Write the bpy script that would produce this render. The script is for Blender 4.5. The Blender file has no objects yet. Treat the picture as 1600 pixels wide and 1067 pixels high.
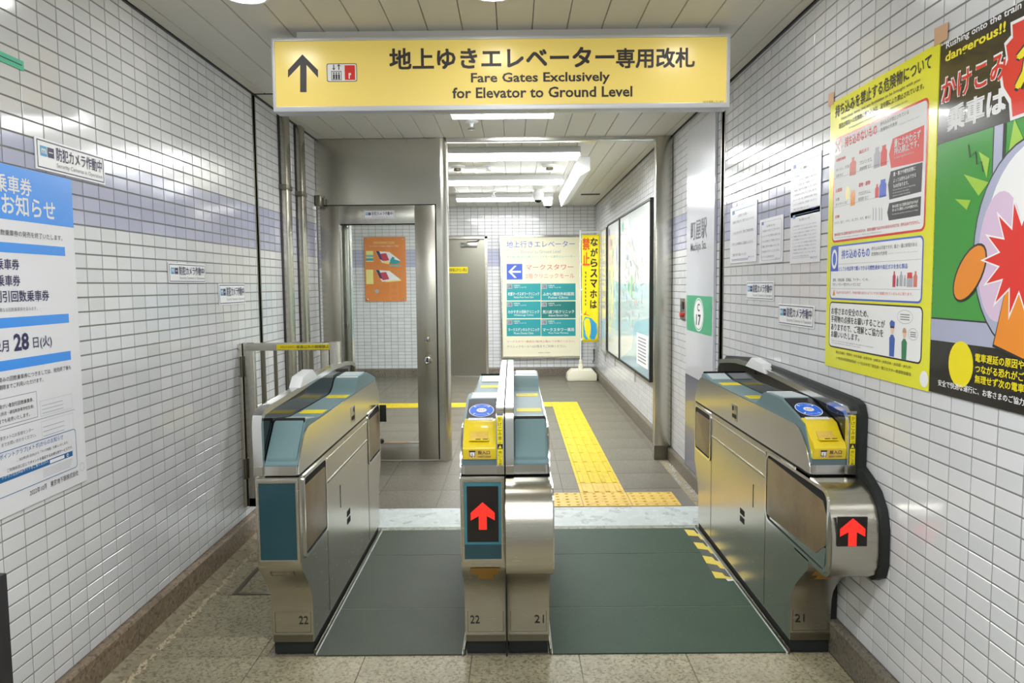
import bpy, bmesh, math, random
from mathutils import Vector, Matrix
R = random.Random(7)
scene = bpy.context.scene
COL = scene.collection

# ------------------------------------------------------------------ camera
FPX, PITCH, YAW, ROLL, CH = 1161.77, 0.0769, -0.0034, -0.0092, 1.385
def cam_axes():
    cp, sp, cy, sy = math.cos(PITCH), math.sin(PITCH), math.cos(YAW), math.sin(YAW)
    f = Vector((sy*cp, cy*cp, -sp)); r = Vector((cy, -sy, 0)); u = r.cross(f)
    cr, sr = math.cos(ROLL), math.sin(ROLL)
    return r*cr + u*sr, u*cr - r*sr, f
AXR, AXU, AXF = cam_axes()
CAMP = Vector((0, 0, CH))
cam = bpy.data.cameras.new('camera'); cam.lens = FPX/1600*36; cam.sensor_width = 36
cam.clip_start = 0.05
co = bpy.data.objects.new('camera', cam); COL.objects.link(co)
m = Matrix((AXR, AXU, -AXF)).transposed().to_4x4(); m.translation = CAMP
co.matrix_world = m
scene.camera = co
def ray(x, y): return AXF + AXR*((x-800)/FPX) - AXU*((y-533.5)/FPX)
def onp(x, y, ax, v):                       # photo point -> point on the plane axis = v of the place
    d = ray(x, y); i = 'XYZ'.index(ax)
    return CAMP + d*((v - CAMP[i])/d[i])
def project(p):
    d = Vector(p) - CAMP; z = d.dot(AXF)
    return 800 + FPX*d.dot(AXR)/z, 533.5 - FPX*d.dot(AXU)/z

# ------------------------------------------------------------------ world, exposure
w = bpy.data.worlds.new('world'); scene.world = w; w.use_nodes = True
w.node_tree.nodes['Background'].inputs[0].default_value = (0.93, 1.0, 0.97, 1)
w.node_tree.nodes['Background'].inputs[1].default_value = 0.2
vs = scene.view_settings
vs.view_transform = 'Standard'; vs.look = 'None'; vs.exposure = 1.4; vs.gamma = 1.0; vs.use_curve_mapping = False
LAMP_TUBE, LAMP_DOWN, LAMP_FILL = 20.0, 14.0, 15.0

# ------------------------------------------------------------------ dimensions of the place (metres)
LX, RX = -1.4856, 1.1989        # side walls
CEIL, CEIL2 = 2.48, 2.515       # ceilings in front of and behind the portal
PY, BY = 5.66, 10.95            # portal plane and back wall
LOB = 0.025                     # lobby floor
ROW, COLW = 0.0498, 0.1         # tile pitch

# ------------------------------------------------------------------ materials
MATS = {}
def nmat(name):
    m = bpy.data.materials.new(name); m.use_nodes = True
    MATS[name] = m
    return m, m.node_tree, m.node_tree.nodes['Principled BSDF']
def srgb(r, g, b):
    f = lambda c: (c/255/12.92) if c/255 <= 0.04045 else ((c/255+0.055)/1.055)**2.4
    return (f(r), f(g), f(b), 1)
def plain(name, rgb, rough=0.5, metal=0.0, emit=0.0, coat=0.0, spec=None):
    m, t, b = nmat(name)
    b.inputs['Base Color'].default_value = srgb(*rgb); b.inputs['Roughness'].default_value = rough
    b.inputs['Metallic'].default_value = metal
    if coat: b.inputs['Coat Weight'].default_value = coat; b.inputs['Coat Roughness'].default_value = 0.05
    if emit:
        b.inputs['Emission Color'].default_value = srgb(*rgb); b.inputs['Emission Strength'].default_value = emit
    if spec is not None: b.inputs['Specular IOR Level'].default_value = spec
    return m
def texco(t, out='Object', scale=(1, 1, 1)):
    a = t.nodes.new('ShaderNodeTexCoord'); mp = t.nodes.new('ShaderNodeMapping')
    t.links.new(a.outputs[out], mp.inputs[0]); mp.inputs['Scale'].default_value = scale
    return mp.outputs[0]
def noise(t, vec, scale, detail=2, rough=0.5):
    n = t.nodes.new('ShaderNodeTexNoise'); n.inputs['Scale'].default_value = scale
    n.inputs['Detail'].default_value = detail; n.inputs['Roughness'].default_value = rough
    t.links.new(vec, n.inputs['Vector']); return n.outputs['Fac']
def ramp(t, fac, stops, interp='LINEAR'):
    r = t.nodes.new('ShaderNodeValToRGB'); r.color_ramp.interpolation = interp
    e = r.color_ramp.elements
    while len(e) < len(stops): e.new(0.5)
    for k, (p, c) in enumerate(stops): e[k].position = p; e[k].color = c
    t.links.new(fac, r.inputs[0]); return r.outputs[0]
def mixc(t, fac, a, b, mode='MIX'):
    n = t.nodes.new('ShaderNodeMix'); n.data_type = 'RGBA'; n.blend_type = mode
    for k, v in ((0, fac), (6, a), (7, b)):
        if isinstance(v, (int, float)): n.inputs[k].default_value = v
        elif isinstance(v, tuple): n.inputs[k].default_value = v
        else: t.links.new(v, n.inputs[k])
    return n.outputs[2]
def bump(t, b, fac, strength, dist=0.002):
    n = t.nodes.new('ShaderNodeBump'); n.inputs['Strength'].default_value = strength; n.inputs['Distance'].default_value = dist
    t.links.new(fac, n.inputs['Height']); t.links.new(n.outputs[0], b.inputs['Normal'])
def steel(name, rgb, rough, stretch, var=0.12):
    m, t, b = nmat(name)
    v = texco(t, 'Object', stretch)
    n1 = noise(t, v, 6, 4, 0.65)
    n2 = noise(t, texco(t, 'Object', (1, 1, 1)), 2.2, 3)
    c = srgb(*rgb); d = tuple(x*(1-var) for x in c[:3]) + (1,)
    col = mixc(t, n1, d, c)
    col = mixc(t, ramp(t, n2, [(0.35, (0, 0, 0, 1)), (0.75, (0.16, 0.16, 0.16, 1))]), col, srgb(150, 144, 124))
    t.links.new(col, b.inputs['Base Color'])
    rr = t.nodes.new('ShaderNodeMapRange'); rr.inputs['To Min'].default_value = rough*0.8; rr.inputs['To Max'].default_value = rough*1.3
    t.links.new(n1, rr.inputs[0]); t.links.new(rr.outputs[0], b.inputs['Roughness'])
    b.inputs['Metallic'].default_value = 1.0
    bump(t, b, n1, 0.006, 0.0005)
    return m
steel('steel', (196, 192, 180), 0.24, (2, 2, 60))
steel('steel_side', (188, 184, 174), 0.055, (60, 1.5, 60), 0.06)
steel('steel_portal', (208, 206, 196), 0.22, (3, 3, 40), 0.05)
steel('steel_bright', (215, 215, 212), 0.16, (2, 60, 2), 0.05)
steel('steel_dark', (130, 126, 112), 0.3, (2, 2, 60))
plain('sign_silver', (206, 208, 212), 0.35, 0.25)
plain('chrome', (215, 215, 210), 0.1, 1.0)
def tilemat(name, rgb, rgb2):
    m, t, b = nmat(name)
    g = t.nodes.new('ShaderNodeNewGeometry'); oi = t.nodes.new('ShaderNodeObjectInfo')
    ad = t.nodes.new('ShaderNodeMath'); ad.operation = 'ADD'
    t.links.new(g.outputs['Random Per Island'], ad.inputs[0]); t.links.new(oi.outputs['Random'], ad.inputs[1])
    fr = t.nodes.new('ShaderNodeMath'); fr.operation = 'FRACT'; t.links.new(ad.outputs[0], fr.inputs[0])
    c = mixc(t, fr.outputs[0], srgb(*rgb), srgb(*rgb2))
    t.links.new(c, b.inputs['Base Color'])
    b.inputs['Roughness'].default_value = 0.13
    b.inputs['Specular IOR Level'].default_value = 0.55
    n = noise(t, texco(t, 'Object', (1, 1, 1)), 9, 1)
    bump(t, b, n, 0.05, 0.004)
    return m
tilemat('tile_white', (226, 226, 229), (215, 217, 219))
tilemat('tile_lavender', (188, 190, 213), (180, 183, 207))
plain('grout', (140, 138, 134), 0.9)
plain('panel_white', (214, 212, 204), 0.45)
plain('panel_joint', (40, 38, 34), 0.8)
def granite(name, base, dark, light, sc, rough=0.45):
    m, t, b = nmat(name)
    v = texco(t, 'Object')
    vo = t.nodes.new('ShaderNodeTexVoronoi'); vo.inputs['Scale'].default_value = sc; t.links.new(v, vo.inputs['Vector'])
    sp = t.nodes.new('ShaderNodeSeparateColor'); t.links.new(vo.outputs['Color'], sp.inputs[0])
    c = ramp(t, sp.outputs[0], [(0.0, srgb(*dark)), (0.16, srgb(*dark)), (0.2, srgb(*base)), (0.62, srgb(*base)), (0.66, srgb(*light))], 'CONSTANT')
    n = noise(t, v, sc*2.2, 3, 0.7)
    c = mixc(t, ramp(t, n, [(0.35, (0, 0, 0, 1)), (0.65, (1, 1, 1, 1))]), c, srgb(*base))
    n2 = noise(t, v, 1.7, 4, 0.6)
    c = mixc(t, ramp(t, n2, [(0.4, (0, 0, 0, 1)), (0.75, (0.45, 0.45, 0.45, 1))]), c, srgb(*dark))
    t.links.new(c, b.inputs['Base Color']); b.inputs['Roughness'].default_value = rough
    return m
granite('granite_near', (156, 148, 120), (70, 62, 46), (182, 174, 148), 120)
granite('granite_lobby', (112, 106, 93), (80, 76, 66), (128, 122, 108), 160, 0.45)
granite('granite_brown', (140, 124, 104), (76, 64, 54), (176, 152, 126), 80, 0.4)
granite('granite_grey', (120, 112, 98), (68, 64, 56), (140, 132, 116), 120, 0.4)
granite('mortar', (150, 140, 116), (110, 100, 82), (166, 156, 132), 60, 0.9)
granite('ramp_white', (196, 204, 202), (160, 168, 164), (210, 216, 214), 25, 0.5)
granite('ramp_grey', (150, 156, 140), (110, 116, 102), (166, 170, 154), 60, 0.6)
def matfloor(name, rgb):
    m, t, b = nmat(name)
    v = texco(t, 'Object'); n = noise(t, v, 3.5, 5, 0.65); f = noise(t, v, 260, 2)
    a = srgb(*rgb); c = mixc(t, n, tuple(x*0.8 for x in a[:3])+(1,), tuple(x*1.2 for x in a[:3])+(1,))
    c = mixc(t, ramp(t, f, [(0.62, (0, 0, 0, 1)), (0.75, (0.35, 0.35, 0.35, 1))]), c, srgb(150, 155, 145))
    t.links.new(c, b.inputs['Base Color']); b.inputs['Roughness'].default_value = 0.62; b.inputs['Specular IOR Level'].default_value = 0.3
    return m
matfloor('rubber_green', (58, 78, 62)); matfloor('rubber_grey', (74, 80, 70))
def worn(name, rgb, rgb2, sc=30, rough=0.5):
    m, t, b = nmat(name); v = texco(t, 'Object'); n = noise(t, v, sc, 4, 0.7)
    c = mixc(t, ramp(t, n, [(0.45, (0, 0, 0, 1)), (0.75, (1, 1, 1, 1))]), srgb(*rgb), srgb(*rgb2))
    t.links.new(c, b.inputs['Base Color']); b.inputs['Roughness'].default_value = rough
    return m
worn('tactile_yellow', (212, 186, 6), (188, 158, 16), 14)
worn('tactile_ochre', (226, 190, 88), (196, 158, 72), 14)
worn('hazard_yellow', (232, 208, 70), (215, 198, 120), 25)
worn('flap_brown', (134, 116, 88), (112, 96, 72), 9, 0.35)
plain('teal_top', (112, 138, 141), 0.55, 0, 0, 0, 0.25)
plain('teal_dark', (88, 108, 114), 0.35)
plain('teal_panel', (20, 64, 74), 0.25, 0, 0, 0.4)
plain('teal_frame', (58, 120, 134), 0.4)
plain('black_gloss', (14, 15, 17), 0.12, 0, 0, 0, 0.25)
plain('reader_black', (22, 24, 32), 0.5, 0, 0, 0, 0.12); plain('black', (20, 21, 20), 0.5)
plain('rubber_black', (26, 30, 28), 0.65)
plain('dark_gap', (12, 12, 11), 0.8)
plain('yellow_plastic', (236, 208, 40), 0.3, 0, 0, 0.4)
plain('yellow_label', (238, 218, 34), 0.6, 0, 0, 0, 0.2)
plain('orange_tape', (160, 118, 48), 0.5)
plain('white_plastic', (232, 234, 234), 0.35)
plain('white_paper', (233, 233, 238), 0.3)
plain('white', (245, 245, 245), 0.4)
plain('ivory', (232, 228, 205), 0.4)
plain('cream', (240, 236, 208), 0.35)
plain('led_red', (250, 40, 28), 0.5, 0, 0.5)
plain('led_black', (26, 19, 16), 0.4)
plain('ink_black', (38, 34, 34), 0.5); plain('ink_navy', (48, 40, 92), 0.5)
plain('ink_pillar', (92, 92, 98), 0.5); plain('ink_grey', (130, 130, 136), 0.5); plain('ink_light', (176, 178, 186), 0.5)
plain('ink_blue', (70, 100, 200), 0.5); plain('ink_red', (222, 66, 60), 0.5); plain('ink_white', (240, 240, 240), 0.6, 0, 0, 0, 0.2); plain('window_grey', (190, 200, 204), 0.5, 0, 0, 0, 0.25)
plain('ink_salmon', (214, 120, 104), 0.5); plain('ink_teal', (110, 186, 178), 0.5)
plain('ink_yellow', (244, 226, 20), 0.45); plain('ink_sign', (52, 46, 48), 0.5)
plain('logo_blue', (58, 164, 214), 0.45); plain('sky_blue', (58, 150, 246), 0.3)
plain('card_blue', (40, 100, 205), 0.6, 0, 0.12, 0, 0.2); plain('deep_blue', (40, 110, 170), 0.4)
plain('poster_yellow', (240, 238, 60), 0.22, 0, 0, 0.35); plain('poster_black', (46, 42, 36), 0.2, 0, 0, 0.35)
plain('poster_green', (70, 158, 66), 0.2, 0, 0, 0.3); plain('poster_lime', (160, 205, 60), 0.25)
plain('poster_lilac', (176, 180, 204), 0.25); plain('poster_pink', (222, 196, 222), 0.25)
plain('poster_orange', (238, 146, 50), 0.25); plain('poster_red', (226, 58, 50), 0.25)
plain('grass_green', (70, 176, 128), 0.3); plain('board_teal', (46, 158, 164), 0.35); plain('board_teal_dark', (30, 126, 124), 0.35)
plain('info_orange', (226, 134, 48), 0.3); plain('crimson', (196, 56, 84), 0.4); plain('pale_yellow', (240, 228, 140), 0.4)
plain('door_grey', (150, 148, 136), 0.3, 0.9); plain('pillar_white', (216, 218, 226), 0.16, 0, 0, 0.5)
plain('pillar_navy', (96, 98, 118), 0.2, 0, 0, 0.4)
plain('map_blue', (196, 226, 236), 0.15, 0, 0, 0.6); plain('map_white', (236, 242, 240), 0.12, 0, 0, 0.6)
plain('map_green', (150, 205, 140), 0.4)
plain('tape_brown', (206, 160, 120), 0.4); plain('guard_blue', (70, 100, 180), 0.5); plain('coat_green', (60, 130, 90), 0.5)
plain('skin', (236, 206, 180), 0.5); plain('mint', (90, 200, 160), 0.5); plain('dark_metal', (70, 68, 72), 0.45, 0.6)
plain('stone_chip', (186, 172, 144), 0.9); plain('flag_yellow', (250, 232, 30), 0.7); plain('ink_orange', (240, 100, 40), 0.6)
def lamp_mat(name, strength, rgb=(1.0, 1.0, 0.98)):
    m, t, b = nmat(name)
    b.inputs['Base Color'].default_value = (0.9, 0.9, 0.9, 1)
    b.inputs['Emission Color'].default_value = rgb + (1,); b.inputs['Emission Strength'].default_value = strength
lamp_mat('lamp_tube', LAMP_TUBE, (0.97, 0.99, 1.0)); lamp_mat('lamp_dim', 1.2, (0.97, 0.99, 1.0)); lamp_mat('lamp_fill', LAMP_FILL, (0.97, 0.99, 1.0)); lamp_mat('lamp_down', LAMP_DOWN, (1.0, 0.99, 0.97))
m, t, b = nmat('sign_face')
b.inputs['Base Color'].default_value = srgb(240, 214, 122); b.inputs['Roughness'].default_value = 0.25
b.inputs['Emission Color'].default_value = srgb(244, 218, 96); b.inputs['Emission Strength'].default_value = 0.06
def glassmat(name, tint, trans, rough=0.02):
    m = bpy.data.materials.new(name); m.use_nodes = True; MATS[name] = m
    t = m.node_tree; t.nodes.remove(t.nodes['Principled BSDF']); out = t.nodes['Material Output']
    tr = t.nodes.new('ShaderNodeBsdfTransparent'); tr.inputs[0].default_value = tint
    gl = t.nodes.new('ShaderNodeBsdfGlossy'); gl.inputs['Roughness'].default_value = rough
    df = t.nodes.new('ShaderNodeBsdfDiffuse'); df.inputs[0].default_value = (0.02, 0.02, 0.02, 1)
    fr = t.nodes.new('ShaderNodeFresnel'); fr.inputs[0].default_value = 1.5
    m1 = t.nodes.new('ShaderNodeMixShader'); m1.inputs[0].default_value = trans
    t.links.new(df.outputs[0], m1.inputs[1]); t.links.new(tr.outputs[0], m1.inputs[2])
    m2 = t.nodes.new('ShaderNodeMixShader'); t.links.new(fr.outputs[0], m2.inputs[0])
    t.links.new(m1.outputs[0], m2.inputs[1]); t.links.new(gl.outputs[0], m2.inputs[2])
    t.links.new(m2.outputs[0], out.inputs[0])
glassmat('glass_clear', (0.96, 0.98, 0.97, 1), 1.0); glassmat('glass_smoke', (0.5, 0.5, 0.48, 1), 0.55)
glassmat('dome_smoke', (0.2, 0.2, 0.25, 1), 0.4)

# ------------------------------------------------------------------ helpers: meshes, things, parts
ORG = {}
class MB:
    def __init__(s): s.v = []; s.f = []
    def add(s, vs, fs):
        n = len(s.v); s.v += [tuple(p) for p in vs]; s.f += [tuple(i+n for i in f) for f in fs]; return s
    def box(s, x0, x1, y0, y1, z0, z1):
        x0, x1 = min(x0, x1), max(x0, x1); y0, y1 = min(y0, y1), max(y0, y1); z0, z1 = min(z0, z1), max(z0, z1)
        return s.add([(x, y, z) for z in (z0, z1) for y in (y0, y1) for x in (x0, x1)],
                     [(0, 2, 3, 1), (4, 5, 7, 6), (0, 1, 5, 4), (2, 6, 7, 3), (0, 4, 6, 2), (1, 3, 7, 5)])
    def prism(s, poly, ax, a, b):          # poly in the two other axes (cyclic order of XYZ without ax), between a and b
        P = {'X': lambda p, t: (t, p[0], p[1]), 'Y': lambda p, t: (p[0], t, p[1]), 'Z': lambda p, t: (p[0], p[1], t)}[ax]
        n = len(poly); vs = [P(p, a) for p in poly] + [P(p, b) for p in poly]
        fs = [tuple(range(n)), tuple(range(2*n-1, n-1, -1))] + [(i, n+i, n+(i+1) % n, (i+1) % n) for i in range(n)]
        return s.add(vs, fs)
    def ring(s, outer, inner, ax, a, b):   # frame between two outlines with equal point counts
        P = {'X': lambda p, t: (t, p[0], p[1]), 'Y': lambda p, t: (p[0], t, p[1]), 'Z': lambda p, t: (p[0], p[1], t)}[ax]
        n = len(outer); vs = [P(p, t) for t in (a, b) for q in (outer, inner) for p in q]; fs = []
        for i in range(n):
            j = (i+1) % n
            fs += [(i, j, n+j, n+i), (2*n+i, 3*n+i, 3*n+j, 2*n+j), (i, 2*n+i, 2*n+j, j), (n+i, n+j, 3*n+j, 3*n+i)]
        return s.add(vs, fs)
    def tube(s, pts, r, seg=8):
        pts = [Vector(p) for p in pts]; n = len(pts); vs = []; fs = []
        for i, p in enumerate(pts):
            d = (pts[min(i+1, n-1)] - pts[max(i-1, 0)]).normalized()
            a = d.cross(Vector((0, 0, 1))); a = a.normalized() if a.length > 1e-3 else Vector((1, 0, 0)); c = d.cross(a)
            rr = r[i] if isinstance(r, (list, tuple)) else r
            vs += [p + (a*math.cos(2*math.pi*k/seg) + c*math.sin(2*math.pi*k/seg))*rr for k in range(seg)]
        for i in range(n-1):
            fs += [(i*seg+k, i*seg+(k+1) % seg, (i+1)*seg+(k+1) % seg, (i+1)*seg+k) for k in range(seg)]
        fs += [tuple(range(seg-1, -1, -1)), tuple(range((n-1)*seg, n*seg))]
        return s.add(vs, fs)
    def lathe(s, prof, c, ax='Z', seg=20): # prof: (radius, height along axis)
        c = Vector(c); vs = []; fs = []; n = len(prof)
        for r, h in prof:
            for k in range(seg):
                a, d = r*math.cos(2*math.pi*k/seg), r*math.sin(2*math.pi*k/seg)
                vs.append(c + {'Z': Vector((a, d, h)), 'Y': Vector((a, h, d)), 'X': Vector((h, a, d))}[ax])
        for i in range(n-1):
            fs += [(i*seg+k, i*seg+(k+1) % seg, (i+1)*seg+(k+1) % seg, (i+1)*seg+k) for k in range(seg)]
        fs += [tuple(range(seg-1, -1, -1)), tuple(range((n-1)*seg, n*seg))]
        return s.add(vs, fs)
    def mesh(s, name, o=Vector((0, 0, 0)), bevel=0.0, smooth=False, fix=True):
        me = bpy.data.meshes.new(name)
        me.from_pydata([(x-o[0], y-o[1], z-o[2]) for x, y, z in s.v], [], s.f)
        if bevel or fix:
            bm = bmesh.new(); bm.from_mesh(me)
            if fix: bmesh.ops.recalc_face_normals(bm, faces=bm.faces)
            if bevel: bmesh.ops.bevel(bm, geom=[e for e in bm.edges if len(e.link_faces) == 2 and e.calc_face_angle(0) > 0.6],
                                      offset=bevel, segments=2, affect='EDGES', profile=0.6, clamp_overlap=True)
            bm.to_mesh(me); bm.free()
        if smooth or bevel:
            me.shade_smooth(); me.set_sharp_from_angle(angle=math.radians(38))
        me.update(); return me
    def build(s, name, mat, parent=None, bevel=0.0, smooth=False, fix=True, at=None):
        if parent is not None: o = ORG[parent.name]
        else: o = Vector(at) if at is not None else Vector((0, 0, 0))
        me = s.mesh(name, o, bevel, smooth, fix); me.materials.append(MATS[mat])
        ob = bpy.data.objects.new(name, me); COL.objects.link(ob)
        if parent is not None: ob.parent = parent
        else: ob.location = o
        ORG[ob.name] = o
        return ob
def tag(o, label=None, cat=None, group=None, kind=None):
    for k, v in (('label', label), ('category', cat), ('group', group), ('kind', kind)):
        if v: o[k] = v
    return o
def thing(name, loc, label, cat, group=None):
    o = bpy.data.objects.new(name, None); COL.objects.link(o); o.location = loc; o.empty_display_size = 0.05
    ORG[o.name] = Vector(loc); return tag(o, label, cat, group)
def struct(name, loc=(0, 0, 0)):
    o = bpy.data.objects.new(name, None); COL.objects.link(o); o.location = loc
    ORG[o.name] = Vector(loc); o['kind'] = 'structure'; return o
def bx(name, mat, parent, *a, bevel=0.0): return MB().box(*a).build(name, mat, parent, bevel)
def arc(cx, cy, r, a0, a1, n=6, ry=None):
    ry = r if ry is None else ry
    return [(cx + r*math.cos(math.radians(a0+(a1-a0)*k/n)), cy + ry*math.sin(math.radians(a0+(a1-a0)*k/n))) for k in range(n+1)]
def rrect(a0, b0, a1, b1, r, n=4):
    return arc(a1-r, b1-r, r, 0, 90, n) + arc(a0+r, b1-r, r, 90, 180, n) + arc(a0+r, b0+r, r, 180, 270, n) + arc(a1-r, b0+r, r, 270, 360, n)

_tc = bpy.data.curves.new('t', 'FONT'); _to = bpy.data.objects.new('t', _tc)
_tc.size = 1; _tc.resolution_u = 2
def glyphs(s, bold=0.0, spacing=1.0, line=1.0):
    _tc.body = s; _tc.offset = bold; _tc.space_character = spacing; _tc.space_line = line
    _to.to_mesh_clear(); me = _to.to_mesh()
    return [(v.co.x, v.co.y) for v in me.vertices], [tuple(p.vertices) for p in me.polygons]

class Panel:
    """flat print on a surface: axes r (reading direction), u (up), n (out of the surface), origin O"""
    def __init__(s, root, O, r, u, n): s.root, s.O, s.r, s.u, s.n, s.g = root, Vector(O), Vector(r), Vector(u), Vector(n), {}
    def P(s, a, b, h): return s.O + s.r*a + s.u*b + s.n*h
    def px(s, x, y):
        d = ray(x, y); q = CAMP + d*((s.O - CAMP).dot(s.n)/d.dot(s.n)) - s.O
        return q.dot(s.r), q.dot(s.u)
    def put(s, part, mat, pts, faces, h):
        hs = h if isinstance(h, list) else [h]*len(pts)
        s.g.setdefault((part, mat), []).append(MB().add([s.P(a, b, k) for (a, b), k in zip(pts, hs)], faces))
    def poly(s, pts, mat, h=0.0006, part='print'): s.put(part, mat, pts, [tuple(range(len(pts)))], h)
    def rect(s, a0, b0, a1, b1, mat, h=0.0006, part='print'): s.poly([(a0, b0), (a1, b0), (a1, b1), (a0, b1)], mat, h, part)
    def frame(s, outer, inner, mat, h=0.0008, part='border'):
        n = len(outer); s.put(part, mat, outer+inner, [(i, (i+1) % n, n+(i+1) % n, n+i) for i in range(n)], h)
    def box(s, a0, b0, a1, b1, t, mat, h=0.0006, part='border'):
        s.frame([(a0, b0), (a1, b0), (a1, b1), (a0, b1)], [(a0+t, b0+t), (a1-t, b0+t), (a1-t, b1-t), (a0+t, b1-t)], mat, h, part)
    def disc(s, a, b, ra, rb, mat, h=0.0008, part='print', n=24): s.poly(arc(a, b, ra, 0, 360-360/n, n-1, rb), mat, h, part)
    def text(s, st, a0, b0, a1, b1, mat, h=0.0012, bold=0.0, part='lettering', xfit=True, right=False):
        """fit st in the box; with xfit False keep its own proportions from the height, left or right bound"""
        cjk = any(ord(c) > 0x2e00 for c in st)
        v, f = glyphs(st, 0.0 if cjk else bold)
        if not v: return
        if cjk and bold > 0.004:
            n = len(v); d = bold*0.9; w0, g0 = v, f; v, f = [], []
            for k, (dx, dy) in enumerate(((-d, -d), (d, -d), (d, d), (-d, d))):
                v = v+[(x+dx, y+dy) for x, y in w0]; f = f+[tuple(i+k*n for i in q) for q in g0]
        if cjk and bold > 0.004: h = [h+k*0.00009 for k in range(4) for _ in range(n)]
        x0, x1 = min(p[0] for p in v), max(p[0] for p in v); y0, y1 = min(p[1] for p in v), max(p[1] for p in v)
        sy = (b1-b0)/(y1-y0)
        if xfit: sx, oa = (a1-a0)/(x1-x0), a0
        else: sx = sy; oa = a1-(x1-x0)*sx if right else a0
        s.put(part, mat, [(oa+(p[0]-x0)*sx, b0+(p[1]-y0)*sy) for p in v], f, h)
    def tpx(s, st, BL, BR, ytop, mat, **k):  # the same by photo points: bottom left, bottom right, top above bottom left
        a0, b0 = s.px(*BL); a1 = s.px(*BR)[0]; b1 = s.px(BL[0], ytop)[1]
        s.text(st, a0, b0, a1, b1, mat, **k)
    def rpx(s, st, BR, ytop, mat, **k):      # right bound, own proportions
        a1, b0 = s.px(*BR); b1 = s.px(BR[0], ytop)[1]
        s.text(st, a1, b0, a1, b1, mat, xfit=False, right=True, **k)
    def ppx(s, pts, mat, h=0.0006, part='print'): s.poly([s.px(*p) for p in pts], mat, h, part)
    def build(s):
        flip = s.r.cross(s.u).dot(s.n) < 0
        for (part, mat), mbs in s.g.items():
            if part in ('lettering', 'led_grid') or len(mbs) > 10:      # type and tiny marks: one joined print
                one = MB()
                for q in mbs: one.add(q.v, q.f)
                mbs = [one]
            for mb in mbs:
                if flip: mb.f = [tuple(reversed(f)) for f in mb.f]
                ob = mb.build(part, mat, s.root, fix=False)
                if len(mbs) == 1 and len(mb.f) > 3: ob['kind'] = 'stuff'
LAX = dict(r=(0, 1, 0), u=(0, 0, 1), n=(1, 0, 0)); RAX = dict(r=(0, -1, 0), u=(0, 0, 1), n=(-1, 0, 0)); FAX = dict(r=(1, 0, 0), u=(0, 0, 1), n=(0, -1, 0))

# ================================================================== SETTING
TT = 0.0022                                   # tiles stand proud of the grout
def tile_geo(w, h, t=TT, c=0.0009):
    a, b = w/2, h/2
    vs = [(0, -a, -b), (0, a, -b), (0, a, b), (0, -a, b), (t-c, -a, -b), (t-c, a, -b), (t-c, a, b), (t-c, -a, b),
          (t, -a+c, -b+c), (t, a-c, -b+c), (t, a-c, b-c), (t, -a+c, b-c)]
    fs = [(8, 9, 10, 11)] + [(i, (i+1) % 4, 4+(i+1) % 4, 4+i) for i in range(4)] + [(4+i, 4+(i+1) % 4, 8+(i+1) % 4, 8+i) for i in range(4)]
    return vs, fs
TM = {}
for mn in ('tile_white', 'tile_lavender'):
    mb = MB().add(*tile_geo(COLW-0.005, ROW-0.005)); me = mb.mesh('tile', fix=False); me.materials.append(MATS[mn]); TM[mn] = me
def tile_wall(root, origin, rdir, ndir, a0, a1, z0, z1, ga, gz, lav, hide=(), indiv=0, skip=()):
    """tiles on a wall: a = coordinate along rdir; grid lines at ga + k*COLW and gz + k*ROW"""
    o, r, n = Vector(origin), Vector(rdir), Vector(ndir); up = Vector((0, 0, 1))
    cells = []
    k0, k1 = math.floor((a0-ga)/COLW), math.ceil((a1-ga)/COLW); j0, j1 = math.floor((z0-gz)/ROW), math.ceil((z1-gz)/ROW)
    for j in range(j0, j1):
        for k in range(k0, k1):
            ca0, ca1 = max(a0, ga+k*COLW), min(a1, ga+(k+1)*COLW); cz0, cz1 = max(z0, gz+j*ROW), min(z1, gz+(j+1)*ROW)
            if ca1-ca0 < 0.014 or cz1-cz0 < 0.012: continue
            a, z = (ca0+ca1)/2, (cz0+cz1)/2
            if any(s[0] < a < s[1] and s[2] < z < s[3] for s in skip): continue
            lv = any(l0 <= z <= l1 and b0 <= a <= b1 for b0, b1, l0, l1 in lav)
            full = ca1-ca0 > COLW-1e-4 and cz1-cz0 > ROW-1e-4
            c = o + r*a + up*z
            size = 0
            if full and indiv and (c-CAMP).dot(AXF) > 0.3 and not any(h[0] < a < h[1] and h[2] < z < h[3] for h in hide):
                x, y = project(c)
                if 12 < x < 1588 and 8 < y < 1059: size = 1/(c-CAMP).length
            cells.append((size, a, z, ca1-ca0, cz1-cz0, 'tile_lavender' if lv else 'tile_white', c))
    cells.sort(key=lambda q: -q[0])
    rest = {}
    for i, (size, a, z, cw, chh, mn, c) in enumerate(cells):
        ry, rz = R.gauss(0, 0.0035), R.gauss(0, 0.0035)
        rot = Matrix((n, r, up)).transposed()            # local x out, y along, z up
        tilt = Matrix.Rotation(ry, 3, 'Y') @ Matrix.Rotation(rz, 3, 'Z')
        if size > 0 and i < indiv:
            ob = bpy.data.objects.new('tile', TM[mn]); COL.objects.link(ob); ob.parent = root
            mm = (rot @ tilt).to_4x4(); mm.translation = c - ORG[root.name]
            ob.matrix_local = mm
        else:
            vs, fs = tile_geo(cw-0.005, chh-0.005)
            rest.setdefault(mn, MB()).add([c + rot @ (tilt @ Vector(v)) for v in vs], fs)
    flip = r.cross(up).dot(n) < 0
    for mn, mb in rest.items():
        if flip: mb.f = [tuple(reversed(f)) for f in mb.f]
        ob = mb.build('tiles', mn, root, fix=False); ob['kind'] = 'stuff'

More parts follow.
